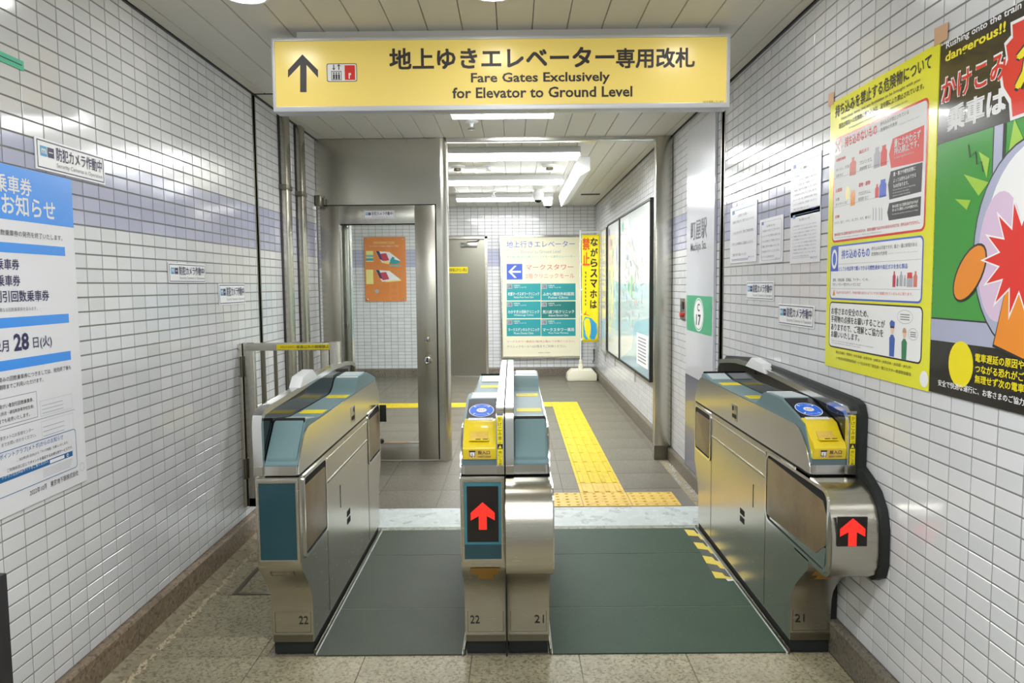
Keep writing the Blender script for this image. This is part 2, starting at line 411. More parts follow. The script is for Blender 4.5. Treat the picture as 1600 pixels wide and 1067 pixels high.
# left wall: from behind the viewer to the portal
wl = struct('wall_left', (LX, 2.0, 0))
MB().box(LX-0.12, LX-TT, -1.2, PY+0.05, -0.02, CEIL+0.05).build('backing', 'grout', wl)
GL = 2.2961                                   # grid line on the left wall
tile_wall(wl, (LX-TT, 0, 0), (0, 1, 0), (1, 0, 0), -1.2, 4.322, 0.122, CEIL, GL, 2.199, [(-9, 9, 1.59, 1.86)],
          hide=[(1.79, 2.53, 0.72, 1.75), (2.34, 2.75, 1.76, 1.86)], indiv=300)
tile_wall(wl, (LX-TT, 0, 0), (0, 1, 0), (1, 0, 0), 4.385, PY, 0.122, CEIL, GL+0.06, 2.199, [(-9, 9, 1.59, 1.86)])
MB().box(LX-0.006, LX-0.0005, 4.326, 4.338, 0.12, CEIL).box(LX-0.006, LX-0.0005, 4.369, 4.381, 0.12, CEIL).build('shutter_guide', 'steel_dark', wl)
MB().box(LX-TT, LX-0.003, 4.338, 4.369, 0.12, CEIL).build('guide_slot', 'dark_gap', wl)
# right wall, running on into the lobby
wr = struct('wall_right', (RX, 2.0, 0))
MB().box(RX+TT, RX+0.12, -1.2, BY+0.1, -0.02, CEIL2+0.05).build('backing', 'grout', wr)
GR = 2.53
tile_wall(wr, (RX+TT, 0, 0), (0, 1, 0), (-1, 0, 0), -1.2, 4.268, 0.125, CEIL, GR, 2.116, [(-9, 9, 1.61, 1.87)],
          hide=[(2.14, 2.85, 1.06, 2.05), (1.0, 2.13, 1.06, 2.04), (2.5, 4.2, 0, 0.98), (2.94, 3.25, 1.47, 1.9)], indiv=300)
tile_wall(wr, (RX+TT, 0, 0), (0, 1, 0), (-1, 0, 0), 4.37, PY, 0.125, CEIL, GR+0.02, 2.116, [(-9, 9, 1.61, 1.87)])
tile_wall(wr, (RX+TT, 0, 0), (0, 1, 0), (-1, 0, 0), PY+0.02, BY, 0.15, CEIL2, GR, 2.116, [])
MB().box(RX+0.0005, RX+0.006, 4.276, 4.292, 0.12, CEIL).box(RX+0.0005, RX+0.006, 4.344, 4.362, 0.12, CEIL).build('shutter_guide', 'steel_dark', wr)
MB().box(RX+0.003, RX+TT, 4.292, 4.344, 0.12, CEIL).build('guide_slot', 'dark_gap', wr)
# back wall of the lobby
wb = struct('wall_back', (0, BY, 0))
MB().box(-3.2, RX+0.1, BY+TT, BY+0.15, -0.02, CEIL2+0.05).build('backing', 'grout', wb)
tile_wall(wb, (0, BY+TT, 0), (1, 0, 0), (0, -1, 0), -3.1, RX, 0.15, CEIL2, -0.02, 1.9, [(-9, 9, 1.64, 1.91)], skip=[(-1.28, -0.4, 0, 2.08)])
# far side wall of the lobby, beyond the door
wf = struct('wall_lobby', (-3.1, 8, 0))
MB().box(-3.25, -3.1-TT, PY-0.1, BY+0.1, -0.02, CEIL2+0.05).build('backing', 'grout', wf)
tile_wall(wf, (-3.1-TT, 0, 0), (0, 1, 0), (1, 0, 0), PY+0.05, BY, 0.15, CEIL2, 0, 1.9, [(-9, 9, 1.64, 1.91)])

# baseboards
b = MB().prism([(LX-0.02, 0), (LX+0.03, 0), (LX+0.03, 0.112), (LX+0.024, 0.12), (LX-0.02, 0.12)], 'Y', -1.2, PY).build('baseboard_left', 'granite_brown', at=(LX, 2, 0)); b['kind'] = 'structure'
b = MB().prism([(RX+0.02, 0), (RX-0.03, 0), (RX-0.03, 0.112), (RX-0.022, 0.124), (RX+0.02, 0.124)], 'Y', -1.2, PY-0.02).build('baseboard_right', 'granite_grey', at=(RX, 2, 0)); b['kind'] = 'structure'
b = MB().prism([(RX+0.02, LOB), (RX-0.03, LOB), (RX-0.03, 0.14), (RX-0.022, 0.15), (RX+0.02, 0.15)], 'Y', PY+0.06, BY).build('baseboard_lobby', 'granite_grey', at=(RX, 8, 0)); b['kind'] = 'structure'
b = MB().prism([(BY-0.03, LOB), (BY+0.02, LOB), (BY+0.02, 0.15), (BY-0.022, 0.15), (BY-0.03, 0.14)], 'X', -3.1, -1.3).prism(
    [(BY-0.03, LOB), (BY+0.02, LOB), (BY+0.02, 0.15), (BY-0.022, 0.15), (BY-0.03, 0.14)], 'X', -0.385, RX-0.03).build('baseboard_back', 'granite_grey', at=(0, BY, 0)); b['kind'] = 'structure'

# floor: base, granite slabs, mortar strip with broken edge, ramp
fl = struct('floor')
MB().box(-3.2, RX+0.02, -1.2, 4.2, -0.06, -0.004).box(-3.2, RX+0.02, 4.45, BY, -0.06, LOB-0.004).build('screed', 'granite_grey', fl)
slabm = {}
def slab(x0, x1, y0, y1, z, mat):
    key = (round(x1-x0, 3), round(y1-y0, 3), mat)
    if key not in slabm:
        a, b2, t, c = (x1-x0)/2-0.0015, (y1-y0)/2-0.0015, 0.02, 0.0012
        vs = [(sx*a, sy*b2, -t) for sx, sy in ((-1, -1), (1, -1), (1, 1), (-1, 1))] + [(sx*a, sy*b2, -c) for sx, sy in ((-1, -1), (1, -1), (1, 1), (-1, 1))] + \
             [(sx*(a-c), sy*(b2-c), 0) for sx, sy in ((-1, -1), (1, -1), (1, 1), (-1, 1))]
        fs = [(8, 9, 10, 11)] + [(i, (i+1) % 4, 4+(i+1) % 4, 4+i) for i in range(4)] + [(4+i, 4+(i+1) % 4, 8+(i+1) % 4, 8+i) for i in range(4)]
        me = MB().add(vs, fs).mesh('granite_slab', fix=False); me.materials.append(MATS[mat]); slabm[key] = me
    ob = bpy.data.objects.new('granite_slab', slabm[key]); COL.objects.link(ob); ob.parent = fl
    ob.location = ((x0+x1)/2, (y0+y1)/2, z)
def cut(lo, hi, g, p):
    q = [lo]; k = math.floor((lo-g)/p)+1
    while g+k*p < hi-0.02:
        if g+k*p > lo+0.02: q.append(g+k*p)
        k += 1
    return q+[hi]
def field(x0, x1, y0, y1, gx, gy, z, mat, p=0.4):
    xs, ys = cut(x0, x1, gx, p), cut(y0, y1, gy, p)
    for i in range(len(xs)-1):
        for j in range(len(ys)-1): slab(xs[i], xs[i+1], ys[j], ys[j+1], z, mat)
field(-1.37, RX-0.03, 0.85, 2.69, -1.37, 2.45, 0, 'granite_near')
field(-1.37, -0.94, 2.69, 4.15, -1.37, 2.85, 0, 'granite_near')
field(-3.0, RX-0.06, 4.45, BY-0.03, 0.31, 4.45, LOB, 'granite_lobby')
MB().box(-3.0, -1.486, -1.2, 4.2, -0.03, -0.002).build('screed_side', 'mortar', fl)
MB().prism([(LX+0.03, 0.012), (-1.43, 0.002), (-1.372, -0.003), (-1.372, -0.02), (LX+0.03, -0.02)], 'Y', -1.2, 4.15).build('mortar_strip', 'mortar', fl)
MB().prism([(4.11, 0.0), (4.16, 0.004), (4.16, -0.03), (4.11, -0.03)], 'X', -1.46, RX-0.03).build('ramp_edge', 'ramp_grey', fl)
MB().prism([(4.16, 0.004), (4.448, LOB), (4.448, -0.03), (4.16, -0.03)], 'X', -1.46, RX-0.03).build('ramp', 'ramp_white', fl)
ch = MB()
for k in range(420):                           # crumbled mortar along the slab edge
    y = R.uniform(1.6, 4.1); x = -1.372 + R.gauss(0, 0.007); s = R.uniform(0.003, 0.008)
    pts = [(x+R.uniform(-s, s)*1.2, y+R.uniform(-s, s)*1.6, max(0, 0.0+R.uniform(0, s))) for _ in range(4)]
    pts = [(x-s, y-s, -0.002), (x+s, y-s*0.6, -0.002), (x+s*0.3, y+s*1.3, -0.002), (x+R.uniform(-s, s)*0.3, y, s*1.1)]
    ch.add(pts, [(0, 1, 3), (1, 2, 3), (2, 0, 3), (0, 2, 1)])
c = ch.build('mortar_crumbs', 'stone_chip', fl); c['kind'] = 'stuff'
ck = MB()
for k in range(60):                            # cracked joint beside the right jamb
    t = k/60; x = 1.135 + 0.02*math.sin(t*9) + R.gauss(0, 0.006); y = 4.6+t*0.95; s = R.uniform(0.006, 0.016)
    ck.add([(x-s, y-s, LOB-0.002), (x+s, y-s*0.6, LOB-0.002), (x+s*0.3, y+s*1.5, LOB-0.002), (x, y, LOB+s*0.6)], [(0, 1, 3), (1, 2, 3), (2, 0, 3), (0, 2, 1)])
c = ck.build('cracked_joint', 'ramp_white', fl); c['kind'] = 'stuff'
MB().box(1.1, RX-0.03, 4.45, PY, LOB-0.01, LOB+0.001).build('joint_bed', 'mortar', fl)
# metal cover frame let into the floor beside the left gate
MB().box(-1.285, -1.262, 3.25, 3.9, -0.005, 0.003).box(-1.262, -0.95, 3.25, 3.272, -0.005, 0.003).build('floor_frame', 'steel_dark', fl)

# ceilings: metal strips
ce = struct('ceiling')
MB().box(-1.6, RX+0.1, -1.2, PY, CEIL+0.012, CEIL+0.05).build('backing', 'panel_joint', ce)
MB().box(-3.2, RX+0.1, PY, BY+0.1, CEIL2+0.012, CEIL2+0.05).build('backing', 'panel_joint', ce)
pm = {}
def strip(x0, x1, y0, y1, z):
    key = (round(x1-x0, 3), round(y1-y0, 3))
    if key not in pm:
        a, l = (x1-x0)/2-0.0015, (y1-y0)/2
        me = MB().prism([(-a, 0.012), (-a, 0.003), (-a+0.003, 0), (a-0.003, 0), (a, 0.003), (a, 0.012)], 'Y', -l, l).mesh('ceiling_panel')
        me.materials.append(MATS['panel_white']); pm[key] = me
    ob = bpy.data.objects.new('ceiling_panel', pm[key]); COL.objects.link(ob); ob.parent = ce
    ob.location = ((x0+x1)/2, (y0+y1)/2, z)
xs = cut(LX+0.012, RX-0.012, -0.062, 0.15)
for i in range(len(xs)-1):
    strip(xs[i], xs[i+1], -1.2, 4.325, CEIL); strip(xs[i], xs[i+1], 4.345, PY-0.012, CEIL)
MB().box(LX, RX, 4.327, 4.343, CEIL-0.002, CEIL+0.012).build('shutter_slot', 'panel_joint', ce)
MB().box(LX, LX+0.01, -1.2, PY, CEIL-0.004, CEIL+0.012).box(RX-0.01, RX, -1.2, PY, CEIL-0.004, CEIL+0.012).build('edge_angle', 'dark_metal', ce)
xs = cut(-3.1, RX-0.012, -0.075, 0.15)
for i in range(len(xs)-1): strip(xs[i], xs[i+1], PY+0.06, BY-0.012, CEIL2)
for (x0, x1, y0, y1) in ((-0.22, 0.23, 5.78, 6.2), (-0.38, -0.08, 7.25, 7.7)):   # ceiling hatches
    MB().box(x0, x0+0.02, y0, y1, CEIL2-0.004, CEIL2).box(x1-0.02, x1, y0, y1, CEIL2-0.004, CEIL2).box(x0, x1, y1-0.012, y1, CEIL2-0.004, CEIL2).build('hatch_frame', 'white_plastic', ce)
MB().box(0.86, 1.1, 9.5, 9.62, CEIL2-0.004, CEIL2).build('vent_slot', 'panel_joint', ce)

# portal of stainless steel
wp = struct('wall_portal', (0, PY, 0))
bx('header_panel', 'steel_portal', wp, LX, -0.582, PY, PY+0.08, 1.992, CEIL+0.03)
col = [(-0.58, PY-0.005)] + arc(-0.537, PY+0.035, 0.043, -90, 90, 10) + [(-0.58, PY+0.078)]
col = [(-0.582, PY-0.008), (-0.545, PY-0.008)] + arc(-0.545, PY+0.05, 0.052, -90, 90, 12, 0.058) + [(-0.582, PY+0.108)]
MB().prism(col, 'Z', LOB, CEIL2+0.02).build('column', 'steel_portal', wp, smooth=True)
bx('lintel', 'steel_portal', wp, -0.5, 1.08, PY-0.012, PY+0.06, 2.452, CEIL2+0.02, bevel=0.004)
bx('jamb', 'steel_portal', wp, 1.07, RX-0.002, PY-0.008, PY+0.07, LOB, CEIL+0.02, bevel=0.006)
bx('jamb_kick', 'steel_dark', wp, 1.068, 1.17, PY-0.01, PY-0.006, LOB, 0.135)
bx('post', 'steel_portal', wp, -1.36, -1.272, PY+0.11, PY+0.18, LOB, 2.4, bevel=0.004)
bx('post_edge', 'steel_bright', wp, -1.272, -1.262, PY+0.11, PY+0.18, LOB, 2.4)
lk = bx('latch', 'dark_metal', wp, -1.335, -1.318, PY+0.085, PY+0.112, 1.08, 1.3, bevel=0.004)
MB().box(-1.325, -1.28, PY+0.09, PY+0.11, 1.06, 1.09).build('latch_bolt', 'chrome', lk)

# door_1: glazed stainless door beside the portal
d = struct('door_1', (-1.03, PY, LOB))
DY0, DY1 = PY-0.004, PY+0.046
bx('stile', 'steel', d, LX+0.028, -1.318, DY0, DY1, 0.04, 1.985, bevel=0.002)
bx('stile', 'steel', d, -0.745, -0.592, DY0, DY1, 0.04, 1.985, bevel=0.002)
bx('top_rail', 'steel_portal', d, -1.318, -0.745, DY0, DY1, 1.848, 1.985, bevel=0.002)
bx('bottom_rail', 'steel_portal', d, -1.318, -0.745, DY0, DY1, 0.04, 0.165, bevel=0.002)
bx('glass_pane', 'glass_clear', d, -1.312, -0.748, PY+0.018, PY+0.024, 0.162, 1.852)
MB().box(-1.318, -1.308, DY0-0.002, DY1, 0.165, 1.848).box(-1.318, -0.745, DY0-0.002, DY1, 0.165, 0.172).build('glazing_bead', 'steel_bright', d)
MB().box(-0.592, -0.582, PY, PY+0.03, 0.04, 1.992).box(LX+0.028, -0.582, PY, PY+0.03, 1.985, 1.992).box(-1.318, -0.745, DY0-0.001, DY1, 1.842, 1.848).build('gasket', 'dark_gap', d)
MB().lathe([(0.03, -0.02), (0.034, 0.0), (0.034, 0.04), (0.03, 0.06)], (LX+0.03, PY-0.03, 2.0), 'Z', 14).box(LX+0.03, LX+0.075, PY-0.05, PY-0.012, 1.99, 2.04).build('hinge', 'steel_dark', d, smooth=True)
for (x, z, r) in ((-0.665, 0.97, 0.021), (-0.664, 0.815, 0.034)):
    k = MB().lathe([(r, 0), (r, -0.008), (r*0.8, -0.016), (r*0.78, -0.01), (r*0.5, -0.012), (r*0.45, -0.024), (0.001, -0.026)], (x, DY0, z), 'Y', 20).build('lock', 'chrome', d, smooth=True)
    MB().box(x-r*0.18, x+r*0.18, DY0-0.03, DY0-0.02, z-r*0.5, z+r*0.5).build('keyhole', 'dark_metal', k)
MB().lathe([(0.018, 0), (0.02, -0.012), (0.012, -0.03)], (-1.03, DY0, 0.19), 'Y', 12).build('foot_bolt', 'dark_metal', d, smooth=True)

# door_2: steel service door in the back wall
d2 = struct('door_2', (-0.85, BY, LOB))
fr = MB().box(-0.425, -0.385, BY-0.03, BY+0.04, LOB, 2.085).box(-1.3, -1.26, BY-0.03, BY+0.04, LOB, 2.085).box(-1.3, -0.385, BY-0.03, BY+0.04, 2.05, 2.085)
fr.build('door_frame', 'steel', d2)
bx('door_leaf', 'door_grey', d2, -1.26, -0.425, BY, BY+0.03, LOB+0.02, 2.035)
bx('door_gap', 'dark_gap', d2, -1.26, -0.425, BY+0.005, BY+0.035, 2.02, 2.05)
bx('threshold', 'steel_bright', d2, -1.3, -0.385, BY-0.03, BY, LOB-0.002, LOB+0.018)
k = bx('door_closer', 'steel_bright', d2, -0.77, -0.53, BY-0.05, BY, 1.93, 1.995, bevel=0.006)
MB().tube([(-0.68, BY-0.04, 2.0), (-0.55, BY-0.06, 2.01), (-0.5, BY-0.02, 2.03)], 0.007).build('closer_arm', 'dark_metal', k)

# ================================================================== LIGHTS OF THE PLACE AND ADDED LAMPS
for i, (x, lb) in enumerate(((-1.0, 'round ceiling downlight nearest the left wall'), (-0.07, 'round ceiling downlight in the middle above the gates'), (0.78, 'round ceiling downlight nearest the right wall'))):
    t = thing('downlight', (x, 2.88, CEIL), lb, 'light', 'round downlights in front of the sign')
    MB().lathe([(0.09, 0.0), (0.09, -0.006), (0.076, -0.008), (0.074, -0.002)], (x, 2.88, CEIL), 'Z', 28).build('trim_ring', 'white_plastic', t, smooth=True)
    MB().lathe([(0.074, -0.004), (0.05, -0.012), (0.001, -0.014)], (x, 2.88, CEIL), 'Z', 28).build('diffuser', 'lamp_down', t, smooth=True)
def tube_lamp(x0, x1, y0, y1, zc, label, drop=0.075, along='X', grp='linear ceiling lamps', lm='lamp_tube'):
    t = thing('ceiling_lamp', ((x0+x1)/2, (y0+y1)/2, zc), label, 'light', grp)
    if along == 'X':
        m = (y0+y1)/2; wd = (y1-y0)/2
        MB().prism([(m-wd*0.8, zc), (m-wd-0.003, zc-drop*0.735), (m+wd+0.003, zc-drop*0.735), (m+wd*0.8, zc)], 'X', x0, x1).build('housing', 'white_plastic', t)
        MB().prism([(m-wd, zc-drop*0.74), (m+wd, zc-drop*0.74), (m+wd*0.7, zc-drop), (m-wd*0.7, zc-drop)], 'X', x0+0.012, x1-0.012).build('diffuser', lm, t)
        for x in (x0, x1-0.012): MB().prism([(m-wd-0.004, zc-drop*0.72), (m-wd*0.55, zc), (m+wd*0.55, zc), (m+wd+0.004, zc-drop*0.72), (m+wd*0.55, zc-drop-0.004), (m-wd*0.55, zc-drop-0.004)], 'X', x, x+0.012).build('end_cap', 'white_plastic', t)
    return t
tube_lamp(-0.38, 0.26, 4.5, 4.72, CEIL, 'short linear lamp on the ceiling just behind the yellow sign')
tube_lamp(-0.68, 0.56, 6.22, 6.52, CEIL2, 'long linear lamp nearest the portal in the lobby')
tube_lamp(-0.73, 0.53, 7.82, 8.08, CEIL2, 'middle one of the long linear lamps in the lobby')
tube_lamp(-0.72, 0.5, 9.4, 9.64, CEIL2, 'long linear lamp nearest the back wall of the lobby')
for y, lb in ((1.0, 'added linear lamp over the viewer, unseen fill light'), (-0.6, 'added linear lamp behind the viewer, unseen fill light')):
    tube_lamp(-0.75, 0.5, y-0.13, y+0.13, CEIL, lb, lm='lamp_fill')  # unseen lamps added to brighten the front area
t = thing('sign_lamp', (0.625, 8.2, CEIL2), 'long white wedge-shaped fixture running away along the lobby ceiling', 'light')
MB().prism([(0.575, CEIL2), (0.575, CEIL2-0.05), (0.6, CEIL2-0.17), (0.69, CEIL2-0.12), (0.69, CEIL2)], 'Y', 6.75, 9.4).build('housing', 'white_plastic', t)
MB().prism([(0.566, CEIL2-0.05), (0.594, CEIL2-0.168), (0.6, CEIL2-0.168), (0.574, CEIL2-0.05)], 'Y', 6.8, 9.35).build('diffuser', 'lamp_dim', t)

# ceiling devices
def sprinkler(p, lb):
    t = thing('sprinkler', p, lb, 'sprinkler', 'ceiling sprinkler heads')
    MB().lathe([(0.045, 0), (0.045, -0.006), (0.016, -0.014), (0.012, -0.04)], p, 'Z', 16).build('flange', 'white_plastic', t, smooth=True)
    MB().lathe([(0.003, -0.038), (0.026, -0.05), (0.026, -0.054), (0.003, -0.056)], p, 'Z', 16).build('deflector', 'steel_bright', t, smooth=True)
sprinkler((-0.276, 5.1, CEIL), 'small sprinkler head on the ceiling between sign and portal')
sprinkler((-0.235, 7.2, CEIL2), 'small sprinkler head on the lobby ceiling between two lamps')
sprinkler((-0.24, 9.2, CEIL2), 'small sprinkler head on the lobby ceiling in front of the last lamp')
def detector(p, lb):
    t = thing('smoke_detector', p, lb, 'detector', 'smoke detectors on the lobby ceiling')
    MB().lathe([(0.075, 0), (0.075, -0.012), (0.05, -0.024)], p, 'Z', 20).build('base', 'white_plastic', t, smooth=True)
    MB().lathe([(0.034, -0.022), (0.034, -0.045), (0.02, -0.052)], p, 'Z', 16).build('sensor_head', 'steel_dark', t, smooth=True)
detector((-0.53, 7.2, CEIL2), 'round smoke detector at the left of the lobby ceiling')
detector((0.35, 7.2, CEIL2), 'round smoke detector at the right of the lobby ceiling')
def dome(p, lb):
    t = thing('dome_camera', p, lb, 'camera', 'dome security cameras in the lobby')
    MB().lathe([(0.05, 0), (0.05, -0.025), (0.066, -0.03), (0.068, -0.085), (0.06, -0.095)], p, 'Z', 24).build('housing', 'white_plastic', t, smooth=True)
    MB().lathe([(0.058, -0.09)]+[(0.058*math.cos(a), -0.095-0.062*math.sin(a)) for a in (0.3, 0.6, 0.9, 1.2, 1.5)], p, 'Z', 24).build('dome', 'black_gloss', t, smooth=True)
    MB().lathe([(0.063, -0.094), (0.063, -0.1), (0.058, -0.112), (0.05, -0.128), (0.052, -0.108)], p, 'Z', 24).build('dome_rim', 'white_plastic', t, smooth=True)
dome((0.3, 9.05, CEIL2), 'white dome security camera overlapping the last lobby lamp')
dome((0.45, 9.72, CEIL2), 'white dome security camera hanging lower right of the other')
MB().tube([(-0.5, 7.28, CEIL2-0.008), (-0.24, 7.28, CEIL2-0.008)], 0.006).build('wire_duct', 'white_plastic', ce)

# ================================================================== HANGING SIGN
SY = 3.27
t = thing('hanging_sign', (-0.05, SY, 2.3), 'long yellow overhead sign with arrow for the elevator fare gates', 'sign')
def sx(x, y): p = onp(x, y, 'Y', SY); return p.x, p.z
x0, z1 = sx(424, 60); x1, _ = sx(1141, 54); _, z0 = sx(424, 175); z0 = (z0 + sx(1141, 168)[1])/2; z1 = (z1+sx(1141, 53)[1])/2
MB().box(x0, x1, SY+0.012, SY+0.085, z0, z1).build('casing', 'sign_silver', t, bevel=0.004)
e = 0.021
MB().ring([(x0, z0), (x1, z0), (x1, z1), (x0, z1)], [(x0+0.012, z0+e), (x1-0.014, z0+e), (x1-0.014, z1-0.012), (x0+0.012, z1-0.012)], 'Y', SY-0.006, SY+0.02).build('frame', 'sign_silver', t, bevel=0.002)
MB().box(x0+0.01, x1-0.01, SY+0.002, SY+0.012, z0+0.01, z1-0.01).build('face', 'sign_face', t)
MB().box(-0.93, 0.895, SY+0.035, SY+0.075, z1-0.002, CEIL).build('hanger', 'panel_white', t)
P = Panel(t, (0, SY+0.002, 0), **FAX)
P.ppx([(472.5, 85), (497, 109.5), (497, 121.5), (479, 101.5), (479, 144), (469, 144), (469, 101.5), (450, 121.5), (450, 109.5)], 'ink_sign', part='arrow')
P.poly(rrect(*P.px(511, 128), *P.px(557.5, 99), 0.008), 'ink_sign', 0.0006, 'pictogram')
P.poly(rrect(*P.px(512, 127), *P.px(556.6, 100), 0.007), 'ink_white', 0.0008, 'pictogram')
P.rect(*P.px(539, 125), *P.px(554.5, 102), 'poster_red', 0.001, 'pictogram')
P.tpx('r', (545, 123), (549, 123), 114, 'ink_white', bold=0.05)
P.box(*P.px(518, 125.5), *P.px(533.5, 111), 0.0025, 'ink_black', 0.001, 'pictogram')
for k in range(3):
    xx = 521.8+k*4
    a, b2 = P.px(xx, 121); P.rect(a-0.004, b2-0.008, a+0.004, b2+0.013, 'ink_black', 0.001, 'pictogram'); P.disc(a, b2+0.018, 0.0036, 0.0036, 'ink_black', 0.001, 'pictogram', 10)
for xx, up in ((521.5, -1), (529.5, 1)):
    a, b2 = P.px(xx, 105); P.rect(a-0.002, b2-0.011, a+0.002, b2+0.011, 'ink_black', 0.001, 'pictogram')
    P.poly([(a-0.009, b2+up*0.002), (a, b2+up*0.013), (a+0.009, b2+up*0.002), (a, b2+up*0.007)], 'ink_black', 0.001, 'pictogram')
P.tpx('地上ゆきエレベーター', (608.7, 109), (960, 107), 75.5, 'ink_sign', bold=0.026)
P.tpx('専用改札', (962.5, 107), (1085.5, 106), 75.5, 'ink_sign', bold=0.026)
P.tpx('Fare Gates Exclusively', (736, 133.5), (953, 132), 114, 'ink_sign', bold=0.022)
P.tpx('for Elevator to Ground Level', (707, 154), (988, 152), 137, 'ink_sign', bold=0.022)
P.tpx('LEDを使用しています', (1097.5, 161.5), (1130, 161), 158, 'ink_sign', h=0.0092)
P.build()

# ================================================================== TICKET GATES
def mirror(pts, yf, yr): return [(yr-(y-yf), z) for y, z in reversed(pts)]
FOOT = [(1.0, 0.05), (1.0, 0.16), (0.98, 0.20), (0.9, 0.24), (0.72, 0.28), (0.5, 0.315), (0.3, 0.342), (0.14, 0.365), (0.04, 0.38), (0.0, 0.392), (0.0, 0.712)]
def half_gate(root, xs, xb, xo, yf, yr, kind, bulge=False, foot=0.13):
    """one lane side of a gate: xs lane face, xb body/guard boundary, xo outer face; kind 'reader' or 'plain' says which end faces the viewer"""
    sd = 1 if xs > xo else -1
    # lower cabinet
    ft = [(yf+foot*t, z) for t, z in FOOT]
    rear = [(yr-(y-yf)*0.6, z) for y, z in reversed(ft)]
    MB().prism(ft+rear, 'X', xs, xo).build('cabinet', 'steel', root, smooth=True)
    MB().box(xs-sd*0.006, xo+sd*0.004, yf+foot+0.007, yr-0.09, 0.0, 0.052).build('plinth', 'rubber_black', root)
    MB().box(xs-sd*0.004, xo+sd*0.004, yf+foot-0.004, yf+foot-0.001, 0.05, 0.075).build('kick_strip', 'steel_dark', root)
    MB().box(xs, xs+sd*0.008, yf+foot-0.01, yr-0.06, 0.0, 0.022).build('base_rail', 'steel_dark', root, bevel=0.002)
    MB().box(xs+sd*0.008, xs+sd*0.012, yf+foot-0.01, yr-0.06, 0.0, 0.006).build('rail_seal', 'ramp_white', root)
    # front panel of the pedestal
    a0, a1 = sorted((xs-sd*0.008, xo+sd*0.006))
    # upper body
    fs = [(yf+0.004, 0.722), (yf+0.008, 0.745), (yf+0.04, 0.80), (yf+0.075, 0.837), (yf+0.11, 0.858), (yf+0.145, 0.866)]
    MB().prism(fs+mirror(fs, yf, yr), 'X', xs, xs-sd*0.0055).build('side_body', 'steel_side', root, smooth=True)
    MB().prism([(yf+0.003, 0.722), (yf+0.006, 0.746), (yf+0.04, 0.803), (yf+0.075, 0.84), (yf+0.11, 0.861), (yf+0.145, 0.869)] +
               mirror([(yf+0.003, 0.722), (yf+0.006, 0.746), (yf+0.04, 0.803), (yf+0.075, 0.84), (yf+0.11, 0.861), (yf+0.145, 0.869)], yf, yr), 'X', xs+sd*0.001, xs-sd*0.004).build('edge_trim', 'steel_bright', root, smooth=True)
    MB().box(xs-sd*0.002, xb, yf+0.01, yr-0.01, 0.712, 0.722).build('shadow_gap', 'dark_gap', root)  # recessed dark strip, coloured as the shadow line above the cabinet
    # stainless ledge at the viewer's end
    r = 0.02; lo, hi = sorted((xs, xb))
    led = ([(lo, yf+0.06)] + ([(lo+0.0, yf+0.028)] if sd > 0 else []) + (arc(lo+r, yf-0.002+r, r, 180, 270, 5) if sd < 0 else [(lo, yf-0.002)]) +
           (arc(hi-r, yf-0.002+r, r, 270, 360, 5) if sd > 0 else [(hi, yf-0.002)]) + [(hi, yf+0.06)])
    MB().prism(led, 'Z', 0.72, 0.753).build('ledge', 'steel_bright', root, smooth=True)
    # top deck; end profiles by distance from the end
    rd = [(0.012, 0.757), (0.03, 0.80), (0.078, 0.882), (0.31, 0.937), (0.5, 0.934), (0.53, 0.922), (0.565, 0.892), (0.6, 0.875), (0.64, 0.87)]
    pl = [(0.012, 0.757), (0.125, 0.884), (0.15, 0.893), (0.30, 0.873), (0.64, 0.87)]
    F, B = (rd, pl) if kind == 'reader' else (pl, rd)
    prof = [(yf+t, z) for t, z in F] + [(yr-t, z) for t, z in reversed(B)]
    ti, tb = xs-sd*0.006, xb
    MB().prism([(yf+0.012, 0.73)]+prof+[(yr-0.012, 0.73)], 'X', ti, tb).build('deck', 'teal_top', root, smooth=True)
    lo, hi = sorted((ti-sd*0.004, tb))
    def on(prof, t0, t1, end, h, mat, name, ins=0.0, parent=root, bev=0.0):   # thin plate following the deck between two distances from an end
        tz = [(a, b) for a, b in prof if t0 < a < t1]
        def zi(t):
            for (a, b), (c, d2) in zip(prof, prof[1:]):
                if a <= t <= c: return b+(d2-b)*(t-a)/max(c-a, 1e-6)
            return prof[-1][1]
        pts = [(t0, zi(t0))]+tz+[(t1, zi(t1))]
        Y = (lambda t: yf+t) if end == 'f' else (lambda t: yr-t)
        poly = [(Y(t), z-0.004) for t, z in pts] + [(Y(t), z+h) for t, z in reversed(pts)]
        return MB().prism(poly, 'X', lo+ins, hi-ins*0.4).build(name, mat, parent, bevel=bev)
    e_r, e_p = ('f', 'b') if kind == 'reader' else ('b', 'f')
    # reader end
    on(rd, 0.325, 0.475, e_r, 0.004, 'window_grey', 'indicator_window', 0.012)
    on(rd, 0.49, 0.505, e_r, 0.003, 'white_plastic', 'indicator_strip', 0.006)
    rp = on(rd, 0.096, 0.303, e_r, 0.004, 'reader_black', 'card_reader', 0.006)
    if e_r == 'f':
        # ticket mouth: yellow casing with slot and sticker
        ym = [(yf+0.002, 0.772), (yf-0.006, 0.812), (yf+0.008, 0.83), (yf+0.03, 0.84), (yf+0.052, 0.86), (yf+0.078, 0.886), (yf+0.12, 0.897), (yf+0.12, 0.78)]
        tm = MB().prism(ym, 'X', lo, hi).build('ticket_mouth', 'yellow_plastic', root, bevel=0.003)
        MB().box(lo+0.022, hi-0.026, yf+0.004, yf+0.03, 0.838, 0.8405).build('slot_rim', 'yellow_label', tm)
        MB().prism([(yf+0.012, 0.838), (yf+0.028, 0.845), (yf+0.048, 0.862), (yf+0.05, 0.85)], 'X', lo+0.026, hi-0.03).build('slot', 'tactile_ochre', tm)
